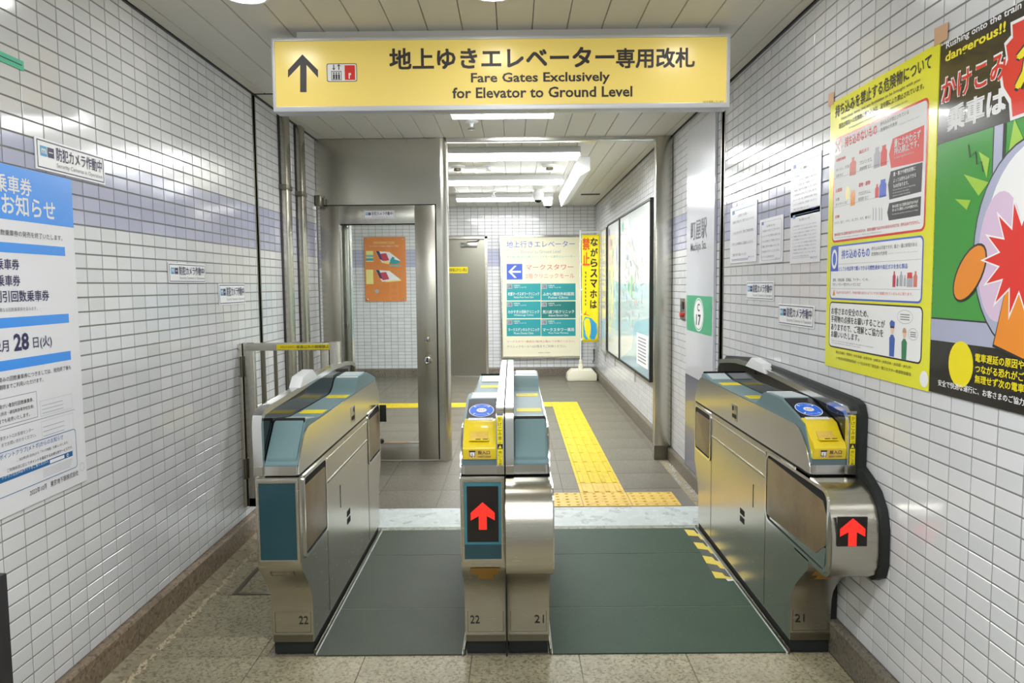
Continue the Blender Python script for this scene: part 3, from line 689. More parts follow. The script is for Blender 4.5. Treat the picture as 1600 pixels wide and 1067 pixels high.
        MB().box(lo+0.045, lo+0.062, yf+0.014, yf+0.018, 0.84, 0.8425).box(lo+0.07, lo+0.087, yf+0.014, yf+0.018, 0.84, 0.8425).build('slot_opening', 'dark_gap', tm)
        MB().box(lo, hi, yf+0.006, yf+0.06, 0.753, 0.774).build('mouth_base', 'teal_dark', root)
        q = Panel(tm, (lo, yf+0.002, 0.772), (1, 0, 0), Vector((0, -0.008, 0.04)).normalized(), Vector((0, -0.04, -0.008)).normalized())
        wd = hi-lo
        q.rect(0.018, 0.004, wd-0.02, 0.037, 'tactile_ochre', 0.0006, 'sticker')
        q.rect(0.022, 0.03, 0.045, 0.034, 'ink_black', 0.001); q.poly([(0.024, 0.029), (0.044, 0.029), (0.043, 0.018), (0.036, 0.007), (0.031, 0.014), (0.025, 0.019)], 'ink_white', 0.001)
        q.box(0.024, 0.012, 0.043, 0.03, 0.0018, 'ink_black', 0.0012); q.rect(0.032, 0.007, 0.034, 0.024, 'ink_black', 0.0013)
        q.text('投入口', 0.053, 0.02, 0.095, 0.034, 'ink_black', bold=0.02); q.text('insert ticket', 0.053, 0.008, 0.098, 0.016, 'ink_black')
        q.build()
        # card reader print
        u = Vector((0, 0.232, 0.055)).normalized(); n = Vector((0, -0.055, 0.232)).normalized()
        q = Panel(rp, Vector((lo, yf+0.078, 0.882)) + n*0.005, (1, 0, 0), u, n); c = wd/2
        v = 0.118
        q.disc(c, v, 0.047, 0.062, 'ink_white', 0.0004); q.disc(c, v, 0.044, 0.058, 'card_blue', 0.0008); q.disc(c, v, 0.019, 0.02, 'ink_white', 0.0012)
        for ax, ay in ((-1, 1), (1, 1), (-1, -1), (1, -1)): q.poly([(c+ax*0.02, v+ay*0.026), (c+ax*0.031, v+ay*0.033), (c+ax*0.027, v+ay*0.042)], 'ink_white', 0.0012)
        q.text('タッチ', c-0.012, v-0.007, c+0.012, v+0.007, 'ink_red', h=0.0016, bold=0.02); q.text('ICカード専用', c-0.022, v+0.035, c+0.022, v+0.044, 'ink_white', h=0.0012); q.text('Touch here', c-0.02, v-0.044, c+0.02, v-0.036, 'ink_white', h=0.0012)
        q.rect(0.014, 0.026, wd-0.014, 0.047, 'ink_white', 0.0006); q.text('ICカードをここにタッチ', 0.022, 0.031, wd-0.022, 0.042, 'ink_grey', h=0.001)
        q.build()
    else:
        on(rd, 0.012, 0.07, e_r, 0.003, 'yellow_plastic', 'ticket_mouth', 0.0)
    # plain end: sloping cover with dark lip
    on(pl, 0.02, 0.124, e_p, 0.012, 'teal_top', 'end_cover', 0.004, bev=0.004)
    on(pl, 0.126, 0.139, e_p, 0.012, 'dark_gap', 'cover_lip', 0.002)
    # yellow warning labels on the deck
    on(pl, 0.165, 0.285, e_p, 0.003, 'window_grey', 'indicator_window', 0.012)
    for (t0, nm) in ((0.395, 'a'), (0.82, 'b')):
        lbl = on(pl + [(1.2, 0.87)], t0, t0+0.085, e_p, 0.0014, 'yellow_label', 'warning_label', 0.012)
    q = Panel(root, (lo, (yf+0.82) if e_p == 'f' else (yr-0.905), 0.8722), (1, 0, 0), (0, 1, 0), (0, 0, 1))
    q.text('立ち止まらないで下さい', 0.02, 0.02, hi-lo-0.02, 0.065, 'ink_black', part='deck_lettering'); q.build()
    # guard rail with smoked panel
    out = [(yf-0.008, 0.722), (yf-0.012, 0.90)] + [(yf+0.0, 0.935), (yf+0.03, 0.952), (yf+0.12, 0.958), (yf+0.4, 0.968), (yf+0.75, 0.985), (yf+1.05, 0.995), (yf+1.3, 0.99), (yf+1.45, 0.976), (yr-0.045, 0.958), (yr-0.02, 0.93), (yr-0.008, 0.90), (yr-0.004, 0.722)]
    cy, cz = (yf+yr)/2, 0.86
    inn = []
    for i, (y, z) in enumerate(out):
        yy = min(max(y, yf+0.012), yr-0.024); zz = z-0.022 if z > 0.91 else z
        inn.append((yy, zz if z > 0.73 else 0.735))
    MB().ring(out, inn, 'X', xb, xo).build('guard_rail', 'steel_bright', root, smooth=True)
    xm = xb+(xo-xb)*0.15
    MB().prism(inn, 'X', xb+(xo-xb)*0.1, xb+(xo-xb)*0.28).build('smoked_panel', 'glass_smoke', root)
    MB().box(xb+(xo-xb)*0.02, xo-(xo-xb)*0.02, yf-0.0135, yf-0.006, 0.722, 0.752).build('rail_foot', 'steel', root)
    if kind == 'reader':
        a0, a1 = sorted((xb, xo)); mid = (a0+a1)/2
        q = Panel(root, (mid, yf-0.0135, 0.75), (1, 0, 0), (0, 0, 1), (0, -1, 0))
        q.rect(-0.009, 0.006, 0.009, 0.178, 'yellow_label', 0.0008, 'rail_label')
        for k, c in enumerate('かけこみ禁止'): q.text(c, -0.006, 0.16-k*0.0165, 0.006, 0.173-k*0.0165, 'ink_black', part='rail_lettering')
        q.rect(-0.009, 0.062, 0.009, 0.08, 'ink_black', 0.001, 'rail_lettering'); q.poly([(-0.006, 0.065), (0.006, 0.065), (0, 0.077)], 'ink_yellow', 0.0014, 'rail_lettering')
        for k, c in enumerate('扉にご注意'): q.text(c, -0.006, 0.047-k*0.0105, 0.006, 0.056-k*0.0105, 'ink_black', part='rail_lettering')
        q.rect(-0.012, 0.183, 0.012, 0.192, 'ink_grey', 0.0008, 'rail_label')
        q.build()
    # lane side: flap pockets, seams, lock
    E = xs+sd*0.0005
    def plate(poly, d0, d1, mat, name, parent=root, bev=0.0): return MB().prism(poly, 'X', xs+sd*d0, xs+sd*d1).build(name, mat, parent, bevel=bev)
    y0, y1 = (yf-0.165 if bulge else yf+0.045), yf+(0.44 if bulge else 0.365)
    for (p0, p1, q0, q1, rr, nm) in ((y0, y1, 0.42 if bulge else 0.40, 0.706, 0.05 if bulge else 0.02, 'front'), (yr-0.35, yr-0.02, 0.45, 0.725 if not bulge else 0.706, 0.03, 'rear')):
        o1 = rrect(p0, q0, p1, q1, rr); i1 = rrect(p0+0.012, q0+0.012, p1-0.012, q1-0.012, rr*0.75)
        pk = plate(i1, 0.0004, 0.0012, 'dark_gap', 'flap_pocket')
        MB().ring(o1, i1, 'X', xs, xs+sd*0.005).build('pocket_frame', 'steel_bright', pk, smooth=True)
        if bulge and nm == 'front':
            fp = [(p0+0.02, q0+0.10), (p0+0.018, q1-0.09), (p0+0.05, q1-0.045), (p1-0.05, q1-0.026), (p1-0.018, q1-0.026), (p1-0.018, q0+0.03), (p1-0.06, q0+0.028), (p0+0.1, q0+0.045)]
            plate([(p0+0.03, q0+0.016), (p1-0.05, q0+0.02), (p1-0.05, q0+0.03), (p0+0.02, q0+0.09)], 0.0012, 0.002, 'steel_bright', 'pocket_tray', pk)
        else: fp = rrect(p0+0.016, q0+0.022, p1-0.016, q1-0.04, rr*0.6)
        plate(fp, 0.0012, 0.004, 'flap_brown', 'flap', pk, 0.0012)
    ya, yb = y1+0.008, yr-0.358
    for z, hgt in ((0.682, 0.002), (0.585, 0.006)):
        MB().box(xs, xs+sd*0.0012, ya, yb, z, z+hgt).build('seam', 'steel_dark', root)
        MB().box(xs, xs+sd*0.002, ya, yb, z+hgt, z+hgt+0.004).build('seam_bead', 'steel_bright', root)
    for y in (ya, yb): MB().box(xs, xs+sd*0.001, y-0.0012, y+0.0012, 0.06, 0.70).build('seam', 'steel_dark', root)
    sl = MB().box(xs, xs+sd*0.002, yf+0.84, yf+0.93, 0.745, 0.82).build('lock_plate', 'steel', root, bevel=0.0008)
    MB().box(xs+sd*0.002, xs+sd*0.003, yf+0.855, yf+0.915, 0.757, 0.775).box(xs+sd*0.002, xs+sd*0.003, yf+0.9, yf+0.915, 0.79, 0.81).build('lock_slot', 'dark_gap', sl)
    MB().box(xs, xs+sd*0.0012, yf+0.72, yf+0.78, 0.305, 0.33).box(xs, xs+sd*0.0012, yf+0.72, yf+0.78, 0.34, 0.365).build('speaker_vents', 'dark_gap', root)
    MB().box(xs, xs+sd*0.001, yf+0.6, yf+0.606, 0.42, 0.52).build('seam', 'dark_gap', root)
    return lo, hi
def led_arrow(q, c, w2, b0, h, mat='led_red'):
    q.poly([(c-w2*0.34, b0), (c+w2*0.34, b0), (c+w2*0.34, b0+h*0.5), (c+w2, b0+h*0.34), (c+w2, b0+h*0.62), (c, b0+h), (c-w2, b0+h*0.62), (c-w2, b0+h*0.34), (c-w2*0.34, b0+h*0.5)], mat, 0.0016, 'led_arrow')
    for k in range(1, 16): q.rect(c-w2*1.02, b0+h*k/16-0.0004, c+w2*1.02, b0+h*k/16+0.0004, 'led_black', 0.0019, 'led_grid')
    for k in range(-6, 7): q.rect(c+k*w2/6.5-0.0004, b0, c+k*w2/6.5+0.0004, b0+h, 'led_black', 0.0019, 'led_grid')
def flat_front(root, xs, xo, yf, arrow):
    lo, hi = sorted((xs, xo)); w2 = (hi-lo)
    q = Panel(root, (lo, yf, 0), **FAX)
    MB().ring([(lo+0.002, 0.4), (hi-0.002, 0.4), (hi-0.002, 0.71), (lo+0.002, 0.71)], [(lo+0.013, 0.416), (hi-0.013, 0.416), (hi-0.013, 0.692), (lo+0.013, 0.692)], 'Y', yf-0.006, yf+0.004).build('panel_frame', 'steel', root, bevel=0.003)
    pn = MB().box(lo+0.012, hi-0.012, yf-0.003, yf+0.004, 0.415, 0.693).build('display_panel' if arrow else 'end_panel', 'teal_frame' if arrow else 'teal_panel', root)
    if arrow:
        MB().box(lo+0.022, hi-0.022, yf-0.0045, yf+0.002, 0.478, 0.678).build('display', 'led_black', pn)
        MB().box(lo+0.012, hi-0.012, yf-0.004, yf+0.002, 0.415, 0.468).build('lower_panel', 'teal_panel', pn)
        q = Panel(pn, (lo, yf-0.0045, 0), **FAX); led_arrow(q, w2/2, 0.042, 0.523, 0.098); q.build()
def bulge_front(root, xs, xo, yf):
    o = [(yf+0.13, 0.712), (yf-0.04, 0.712), (yf-0.09, 0.704), (yf-0.13, 0.684), (yf-0.16, 0.652), (yf-0.18, 0.61), (yf-0.188, 0.57), (yf-0.19, 0.5), (yf-0.186, 0.462), (yf-0.172, 0.432), (yf-0.15, 0.416), (yf-0.12, 0.41), (yf+0.13, 0.41)]
    MB().prism(o, 'X', xs, xo).build('flap_housing', 'steel', root, smooth=True)
def pedestal(root, xs, xo, yf, num, side, patch, slot, foot=0.13):
    lo, hi = sorted((xs, xo)); y = yf+foot
    q = Panel(root, (lo, y-0.0012, 0), **FAX); wd = hi-lo
    MB().ring([(lo+0.01, 0.085), (hi-0.01, 0.085), (hi-0.01, 0.165), (lo+0.01, 0.165)], [(lo+0.0118, 0.0868), (hi-0.0118, 0.0868), (hi-0.0118, 0.165), (lo+0.0118, 0.165)], 'Y', y-0.001, y).build('panel_seam', 'steel_dark', root)
    if num:
        if side == 'L': q.text(num, 0.02, 0.118, 0.055, 0.148, 'ink_black', part='number')
        else: q.text(num, wd-0.055, 0.118, wd-0.02, 0.148, 'ink_black', part='number')
    q.build()
    cz = [(z, yf+foot*t) for t, z in (FOOT[5], FOOT[6], FOOT[7], FOOT[8])]
    if patch:
        mb = MB(); c = wd*0.52
        for (z0, q0), (z1, q1), (u0, u1) in ((cz[0], cz[1], (c-0.025, c+0.03)), (cz[1], cz[2], (c-0.05, c+0.05)), (cz[2], cz[3], (c-0.05, c+0.055))):
            mb.add([(lo+u0, q0-0.002, z0), (lo+u1, q0-0.002, z0), (lo+u1, q1-0.002, z1), (lo+u0, q1-0.002, z1)], [(0, 1, 2, 3)])
        mb.build('tape_patch', 'orange_tape', root, fix=False)
    if slot:
        (z0, q0), (z1, q1) = cz[1], cz[2]
        MB().add([(lo+0.035, q0-0.002, z0), (hi-0.035, q0-0.002, z0), (hi-0.035, q1-0.002, z1), (lo+0.035, q1-0.002, z1),
                  (lo+0.038, q0-0.0022, z0+0.003), (hi-0.038, q0-0.0022, z0+0.003), (hi-0.038, q1-0.0022, z1-0.003), (lo+0.038, q1-0.0022, z1-0.003)],
                 [(0, 1, 5, 4), (1, 2, 6, 5), (2, 3, 7, 6), (3, 0, 4, 7)]).build('slot_frame', 'steel_dark', root, fix=False)
def sensor(root, xb, xo, y0):
    a0, a1 = sorted((xb, xo)); z = 0.968
    MB().prism([(y0, z), (y0+0.05, z+0.042), (y0+0.2, z+0.055), (y0+0.29, z+0.006)], 'X', a0-0.008, a1+0.008).build('sensor_housing', 'white_plastic', root, bevel=0.004)

g = thing('ticket_gate', (-0.845, 3.36, 0), 'ticket gate by the left wall with blank blue end panel, numbered 22', 'ticket gate', 'fare gates')
half_gate(g, -0.765, -0.887, -0.920, 2.575, 4.15, 'plain'); flat_front(g, -0.765, -0.92, 2.575, False)
pedestal(g, -0.765, -0.92, 2.575, '22', 'R', False, True); sensor(g, -0.887, -0.92, 3.02)
MB().box(-0.757, -0.72, 4.105, 4.112, 0.625, 0.72).build('barrier_flap', 'rubber_black', g, bevel=0.002)
g = thing('ticket_gate', (-0.038, 3.36, 0), 'middle ticket gate with red arrow display and yellow ticket mouth, numbered 22 and 21', 'ticket gate', 'fare gates')
half_gate(g, -0.195, -0.067, -0.040, 2.57, 4.15, 'reader'); flat_front(g, -0.195, -0.040, 2.57, True); pedestal(g, -0.195, -0.04, 2.57, '22', 'L', True, False)
half_gate(g, 0.121, -0.006, -0.035, 2.57, 4.15, 'plain', True); bulge_front(g, 0.121, -0.035, 2.57); pedestal(g, 0.121, -0.035, 2.57, '21', 'R', False, True)
MB().box(-0.0402, -0.0348, 2.58, 4.14, 0.05, 0.94).build('core', 'dark_gap', g)
g = thing('ticket_gate', (1.1, 3.35, 0), 'ticket gate against the right wall with curved steel nose and small red arrow', 'ticket gate', 'fare gates')
half_gate(g, 1.018, 1.14, 1.170, 2.53, 4.17, 'reader', True, 0.16); bulge_front(g, 1.018, 1.17, 2.53); pedestal(g, 1.018, 1.17, 2.53, '21', 'L', True, False, 0.16); sensor(g, 1.14, 1.17, 3.35)
A_, B_ = onp(1308, 854, 'Y', 2.336), onp(1356, 808, 'Y', 2.336)
dp = MB().box(A_.x, B_.x, 2.336, 2.345, A_.z, B_.z).build('display', 'led_black', g, bevel=0.001)
q = Panel(dp, (A_.x, 2.336, 0), **FAX); led_arrow(q, (B_.x-A_.x)/2, (B_.x-A_.x)*0.42, A_.z+0.002, (B_.z-A_.z)*0.95); q.build()
bp_ = [(2.70, 0.03), (2.70, 0.27), (2.64, 0.36), (2.56, 0.40), (2.39, 0.40), (2.345, 0.425), (2.326, 0.47), (2.326, 0.59), (2.345, 0.65), (2.385, 0.70), (2.44, 0.73), (2.50, 0.755), (2.497, 0.93), (2.515, 0.965), (2.56, 0.978), (3.3, 1.0), (3.75, 1.006), (4.1, 0.98), (4.17, 0.94), (4.18, 0.4), (4.1, 0.3), (4.1, 0.03)]
MB().prism(bp_, 'X', 1.1715, RX-0.003).build('back_plate', 'rubber_black', g, smooth=True)

# ================================================================== FLOOR COVERINGS
def lane_mat(x0, x1, mat, lb):
    t = thing('lane_mat', ((x0+x1)/2, 3.4, 0), lb, 'floor mat', 'rubber sheets in the gate lanes')
    for y0, y1 in ((2.69, 3.086), (3.092, 3.714), (3.72, 4.108)):
        MB().box(x0, x1, y0, y1, 0.0, 0.004).build('mat_sheet', mat, t)
    for y in (3.089, 3.717): MB().box(x0, x1, y-0.004, y+0.004, 0.0, 0.0025).build('seam_weld', 'ramp_grey', t)
lane_mat(-0.752, -0.208, 'rubber_grey', 'grey rubber flooring in the narrow left lane')
lane_mat(0.134, 1.005, 'rubber_green', 'green-grey rubber flooring in the wide right lane')
t = thing('hazard_tape', (0.97, 3.75, 0.004), 'yellow and black zigzag warning tape on the floor at the right gate', 'floor tape')
def fz(x, y, z=0.0045): p = onp(x, y, 'Z', z); return p.x, p.y
def crop(pts): return [(min(q[0], 1.005), q[1]) for q in (fz(1060+x/8.892, 810+y/8.892) for x, y in pts)]
MB().prism(crop([(65, 135), (290, 140), (420, 290), (560, 470), (700, 640), (860, 800), (800, 850), (660, 835), (510, 835), (450, 730), (320, 490), (210, 330)]), 'Z', 0.0035, 0.0046).build('backing_tape', 'black', t)
for pts in (([(80, 153), (215, 165), (260, 213), (330, 215), (400, 300), (310, 290), (275, 248), (140, 238)]),
            ([(208, 332), (340, 345), (385, 390), (465, 395), (545, 492), (450, 485), (410, 438), (270, 420)]),
            ([(332, 518), (470, 540), (512, 585), (655, 600), (745, 705), (580, 690), (540, 648), (390, 622)]),
            ([(462, 735), (610, 760), (645, 800), (790, 825), (800, 845), (640, 835), (515, 830)])):
    MB().prism(crop(pts), 'Z', 0.0046, 0.0058).build('stripe', 'hazard_yellow', t)
MB().prism(crop([(660, 842), (800, 850), (818, 865), (690, 872)]), 'Z', 0.0045, 0.0062).build('torn_end', 'white_paper', t)

tp = thing('tactile_paving', (0.56, 6.4, LOB), 'yellow tactile paving running from the gates into the lobby', 'tactile paving')
def tact(name, x0, x1, y0, y1, mat, kind):
    mb = MB(); z = LOB; mb.box(x0+0.002, x1-0.002, y0+0.002, y1-0.002, z-0.004, z+0.003)
    if kind == 'dots':
        for i in range(5):
            for j in range(5): mb.lathe([(0.012, 0), (0.008, 0.005)], (x0+(i+0.5)*(x1-x0)/5, y0+(j+0.5)*(y1-y0)/5, z+0.003), 'Z', 8)
    elif kind == 'barsY':
        for i in range(4): xc = x0+(i+0.5)*(x1-x0)/4; mb.prism([(xc-0.017, z+0.003), (xc-0.012, z+0.008), (xc+0.012, z+0.008), (xc+0.017, z+0.003)], 'Y', y0+0.008, y1-0.008)
    else:
        for i in range(4): yc = y0+(i+0.5)*(y1-y0)/4; mb.prism([(yc-0.017, z+0.003), (yc-0.012, z+0.008), (yc+0.012, z+0.008), (yc+0.017, z+0.003)], 'X', x0+0.008, x1-0.008)
    return mb.build(name, mat, tp)
for k in range(3): tact('warning_tile', 0.115+k*0.3, 0.415+k*0.3, 4.455, 4.755, 'tactile_ochre', 'dots')
tact('guide_tile', 0.418, 0.712, 4.757, 4.975, 'tactile_ochre', 'barsY')
y = 4.977
while y < 8.12:
    tact('guide_tile', 0.418, 0.712, y, min(y+0.3, 8.18), 'tactile_yellow', 'barsY'); y += 0.3
x = 0.715
while x > -2.6:
    tact('guide_tile', x-0.3, x, 8.185, 8.485, 'tactile_yellow', 'barsX'); x -= 0.3

# ================================================================== SIDE GATE AND CONDUITS
SGY = 4.0
t = thing('swing_gate', (-1.2, SGY, 0.18), 'low stainless swing gate with yellow staff-only strip at the left wall', 'gate')
def gx(x, y): p = onp(x, y, 'Y', SGY); return p.x, p.z
zt = gx(371, 536)[1]; zb = 0.185
def gbar(name, xa, xb, z0, z1, mat='steel', dy=0.02, bev=0.002): return MB().box(gx(xa, 640)[0], gx(xb, 640)[0], SGY-dy, SGY+dy, z0, z1).build(name, mat, t, bevel=bev)
gbar('wall_post', 370, 384, zb, zt, dy=0.03)
gbar('gap_strip', 384, 385.5, zb, zt, 'dark_gap', 0.01, 0)
gbar('stile', 385.5, 401, zb, zt); gbar('stile', 506, 517.5, zb, zt); gbar('gap_strip', 517.5, 519.5, zb, zt, 'dark_gap', 0.01, 0); gbar('latch_post', 519.5, 534, zb, zt+0.004, dy=0.03)
MB().box(gx(385.5, 540)[0], gx(517.5, 540)[0], SGY-0.021, SGY+0.021, zt-0.042, zt).build('top_rail', 'steel', t, bevel=0.003)
MB().box(gx(385.5, 640)[0], gx(517.5, 640)[0], SGY-0.02, SGY+0.02, zb, zb+0.05).build('bottom_rail', 'steel', t, bevel=0.003)
for xa, xb in ((412.5, 417), (431, 435.5), (450, 454), (469, 473), (488, 492)): gbar('baluster', xa, xb, zb+0.05, zt-0.042, 'steel_dark', 0.008, 0)
for z in (zt-0.18, zt-0.74): MB().lathe([(0.011, 0), (0.011, 0.11)], (gx(383.5, 640)[0], SGY-0.026, z), 'Z', 10).build('hinge', 'steel_dark', t, smooth=True)
P = Panel(t, (0, SGY-0.021, 0), **FAX)
a0, a1 = P.px(432, 540)[0], P.px(516, 540)[0]
P.rect(a0, zt-0.036, a1, zt-0.008, 'yellow_label', 0.0006, 'strip'); P.text('係員以外の開閉禁止', a0+(a1-a0)*0.37, zt-0.031, a1-0.006, zt-0.014, 'ink_black', bold=0.01)
P.text('係員以外使用禁止', a0+0.02, zt-0.028, a0+(a1-a0)*0.35, zt-0.016, 'orange_tape'); P.build()
for y0, y1, lb in ((4.79, 4.89, 'wider vertical steel conduit on the left wall nearer the viewer'), (5.14, 5.235, 'vertical steel conduit on the left wall nearer the portal')):
    t = thing('conduit', (LX, (y0+y1)/2, 0.12), lb, 'conduit', 'steel conduits on the left wall')
    MB().box(LX, LX+0.045, y0, y1, 0.12, CEIL-0.005).build('channel', 'steel', t, bevel=0.004)
    MB().box(LX, LX+0.006, y0-0.012, y0, 0.12, CEIL-0.005).build('shadow_strip', 'dark_metal', t)  # dark strip put in as the shadow along the channel edge
    MB().box(LX, LX+0.05, y0-0.025, y1+0.012, 2.0, 2.03).build('clamp', 'steel_dark', t, bevel=0.003)
t = thing('edge_post', (-1.25, 1.72, 0), 'dark metal post cut off by the lower left edge of the picture', 'post')
xx = onp(0, 960, 'Y', 1.72).x
MB().box(xx-0.05, xx+0.002, 1.7, 1.75, 0.01, 0.7).build('shaft', 'dark_metal', t, bevel=0.004); MB().box(xx-0.07, xx+0.004, 1.68, 1.77, 0, 0.012).build('base_plate', 'dark_metal', t)

# ================================================================== PAPER AND STICKERS ON THE WALLS
def sheet(name, side, px_tl, px_br, label, cat, mat='white_paper', th=0.0016, group=None, ab=None):
    """a flat sheet on a wall; corners by photo points; returns the thing, its print panel and the corner coordinates"""
    if side == 'L': O, ax, pl = (LX+0.0026, 0, 0), LAX, ('X', LX)
    elif side == 'R': O, ax, pl = (RX-0.0026, 0, 0), RAX, ('X', RX)
    else: O, ax, pl = (0, side, 0), FAX, ('Y', side)
    pn = Panel(None, O, **ax)
    if ab: a0, b0, a1, b1 = ab
    else: (a0, b1), (a1, b0) = pn.px(*px_tl), pn.px(*px_br)
    c = pn.P((a0+a1)/2, b0, 0)
    t = thing(name, c, label, cat, group); pn.root = t
    mb = MB(); pts = [(a0, b0), (a1, b0), (a1, b1), (a0, b1)]
    mb.add([pn.P(a, b, -0.001) for a, b in pts]+[pn.P(a, b, th) for a, b in pts], [(0, 1, 2, 3), (4, 5, 6, 7), (0, 1, 5, 4), (1, 2, 6, 5), (2, 3, 7, 6), (3, 0, 4, 7)])
    mb.build('sheet', mat, t); pn.O = pn.O + pn.n*th
    return t, pn, a0, b0, a1, b1
def camera_sticker(side, tl, br, label):
    t, p, a0, b0, a1, b1 = sheet('security_camera_sticker', side, tl, br, label, 'sticker', 'white', group='security camera stickers')
    W, H = a1-a0, b1-b0; f = lambda u, v: (a0+u*W, b0+v*H)
    p.box(*f(0.02, 0.06), *f(0.98, 0.94), H*0.035, 'ink_navy')
    p.rect(*f(0.06, 0.44), *f(0.145, 0.76), 'logo_blue', part='logo'); p.rect(*f(0.155, 0.44), *f(0.24, 0.76), 'ink_navy', part='logo')
    p.text('m', *f(0.072, 0.52), *f(0.133, 0.68), 'ink_white', bold=0.03, part='logo_mark'); p.rect(*f(0.17, 0.59), *f(0.225, 0.62), 'ink_white', 0.001, 'logo_mark')
    p.text('防犯カメラ作動中', *f(0.27, 0.4), *f(0.95, 0.84), 'ink_navy', bold=0.012); p.text('Security Cameras in Operation', *f(0.27, 0.15), *f(0.95, 0.33), 'ink_grey')
    p.build()
camera_sticker('L', (53, 212), (164, 289), 'largest security camera sticker, on the left wall above the ticket poster')
camera_sticker('L', (262, 410), (321, 442), 'upper one of the two small security camera stickers on the left wall')
camera_sticker('L', (341, 443), (383, 474), 'lower small security camera sticker on the left wall nearer the swing gate')
camera_sticker('R', (1167, 440), (1209, 470), 'security camera sticker on the right wall, left and upper of two')
camera_sticker('R', (1217, 474), (1272, 514), 'security camera sticker on the right wall, right and lower of two')
camera_sticker(DY0, (568, 329), (616, 341.5), 'security camera sticker on the top rail of the glazed door')
t, p, a0, b0, a1, b1 = sheet('green_label', 'L', None, None, 'small green label on the left wall high at the picture edge', 'label', 'mint', ab=(2.0, 2.043, 2.31, 2.072))
p.rect(a0+0.01, (b0+b1)/2-0.0015, a1-0.01, (b0+b1)/2+0.0015, 'ink_navy'); p.build()
t, p, a0, b0, a1, b1 = sheet('service_label', BY, (700, 417), (731, 426.5), 'yellow no-entry label on the grey service door', 'label', 'yellow_label')
p.text('関係者以外立入禁止', a0+0.01, b0+0.02, a1-0.01, b1-0.02, 'ink_black', bold=0.01); p.build()

# --- ticket discontinuation poster, left wall
t, p, a0, b0, a1, b1 = sheet('poster', 'L', None, None, 'white and blue ticket notice poster on the left wall', 'poster', 'white_paper', ab=(1.794, 0.724, 2.522, 1.748))
p.rect(a0, 1.588, a1, b1, 'sky_blue')
p.rpx('普通回数乗車券', (49.5, 308), 281, 'ink_white', bold=0.016)
p.rpx('発売終了のお知らせ', (86.5, 345.5), 315, 'ink_white', bold=0.016)
p.rpx('回数乗車券の発売を終了いたします。', (97, 376.5), 368, 'ink_black')
for x, y0, y1 in ((101, 386, 400), (107, 490, 504), (110, 548, 562)):
    a, z1 = p.px(x, y0); _, z0 = p.px(x, y1); p.rect(a0+0.06, z0, a, z1, 'sky_blue')
p.rpx('普通回数乗車券', (30, 422), 405, 'ink_navy', bold=0.012); p.rpx('時差回数乗車券', (31.5, 447), 430, 'ink_navy', bold=0.012); p.rpx('土・休日割引回数乗車券', (76.5, 470), 453, 'ink_navy', bold=0.012)
p.rpx('※これらには異なる回数乗車券を含みます。', (58, 484.5), 478.5, 'ink_grey')
p.rpx('2023年2月', (13.5, 549), 530, 'ink_navy', bold=0.01); p.rpx('28', (45.5, 546), 519, 'ink_navy', bold=0.03); p.rpx('日(火)', (81, 543), 523, 'ink_navy', bold=0.008)
p.rpx('発売済みの回数乗車券につきましては、発売終了後も', (110.5, 577), 570, 'ink_black'); p.rpx('有効期限までご利用いただけます。', (67, 596), 589, 'ink_black')
a, z1 = p.px(56.5, 611); z0 = p.px(57, 652)[1]; p.box(a0+0.05, z0, a, z1, 0.0014, 'ink_grey')
p.rpx('身体障がい者割引回数乗車券、', (52, 627), 620.5, 'ink_black'); p.rpx('通学用割引(放送・通信制高等学校生用)', (52, 638), 631.5, 'ink_black'); p.rpx('引き続き券売機でも発売いたします。', (46, 650), 643.5, 'ink_black')
for y0, y1, x0 in ((618, 642, 62), (650, 676, 64)):
    a, z1 = p.px(x0, y0+9); a2, z0 = p.px(x0+51, y1-5); p.box(a, z0, a2, z1, 0.0008, 'ink_light')
    for k in range(3): p.rect(a+0.008, z0+(k+0.6)*(z1-z0)/4, a+(a2-a)*0.7, z0+(k+0.6)*(z1-z0)/4+0.002, 'ink_light')
a = p.px(116, 640)[0]; z = p.px(116, 640)[1]; p.rect(a0+0.05, z, a, z+0.0015, 'ink_grey')
p.rpx('東京メトロお客様センター', (52, 673.5), 667.5, 'ink_grey'); p.rpx('までお問い合わせください。', (56, 682), 676, 'ink_grey')
a, z1 = p.px(117.5, 669); z0 = p.px(120, 729.5)[1]; n4 = rrect(a0+0.04, z0, a, z1, 0.012)
p.frame(n4, rrect(a0+0.042, z0+0.002, a-0.002, z1-0.002, 0.011), 'deep_blue')
p.rpx('ポイントクラブ(メトポ)からのお知らせ', (98.5, 687), 678, 'deep_blue'); p.rpx('、2023年3月1日(水)から「ランク制度」を導入いたします。', (106, 693.5), 688.5, 'ink_black'); p.rpx('ご利用状況に応じてポイントを進呈するお得な新サービスです。', (113, 700.5), 695.5, 'ink_black')
za, zb2 = p.px(113, 704)[1], p.px(113, 712)[1]; p.rect(a0+0.05, zb2, p.px(113, 705)[0], za, 'deep_blue'); p.rpx('トクラブ公式Webサイトをご覧ください。', (75, 722.5), 717, 'ink_white', h=0.002)
p.rect(p.px(77, 715)[0], zb2+0.003, p.px(100, 715)[0], za-0.003, 'ink_white', 0.0014); p.disc(p.px(105, 709)[0], (za+zb2)/2, 0.0055, 0.0055, 'ink_white', 0.0014); p.disc(p.px(105, 709)[0], (za+zb2)/2, 0.003, 0.003, 'ink_navy', 0.0018)
for k in range(5): z = p.px(113, 716+k*2.6)[1]; p.rect(p.px(66, 720)[0], z-0.002, p.px(113-k, 720)[0], z-0.0008, 'ink_light')
p.tpx('2022年10月　東京地下鉄株式会社', (46.5, 775), (122, 742), 765.5, 'ink_black'); a, z = p.px(128, 729); p.frame(arc(a, z, 0.014, 0, 350, 20), arc(a, z, 0.0132, 0, 350, 20), 'ink_grey')
p.build()

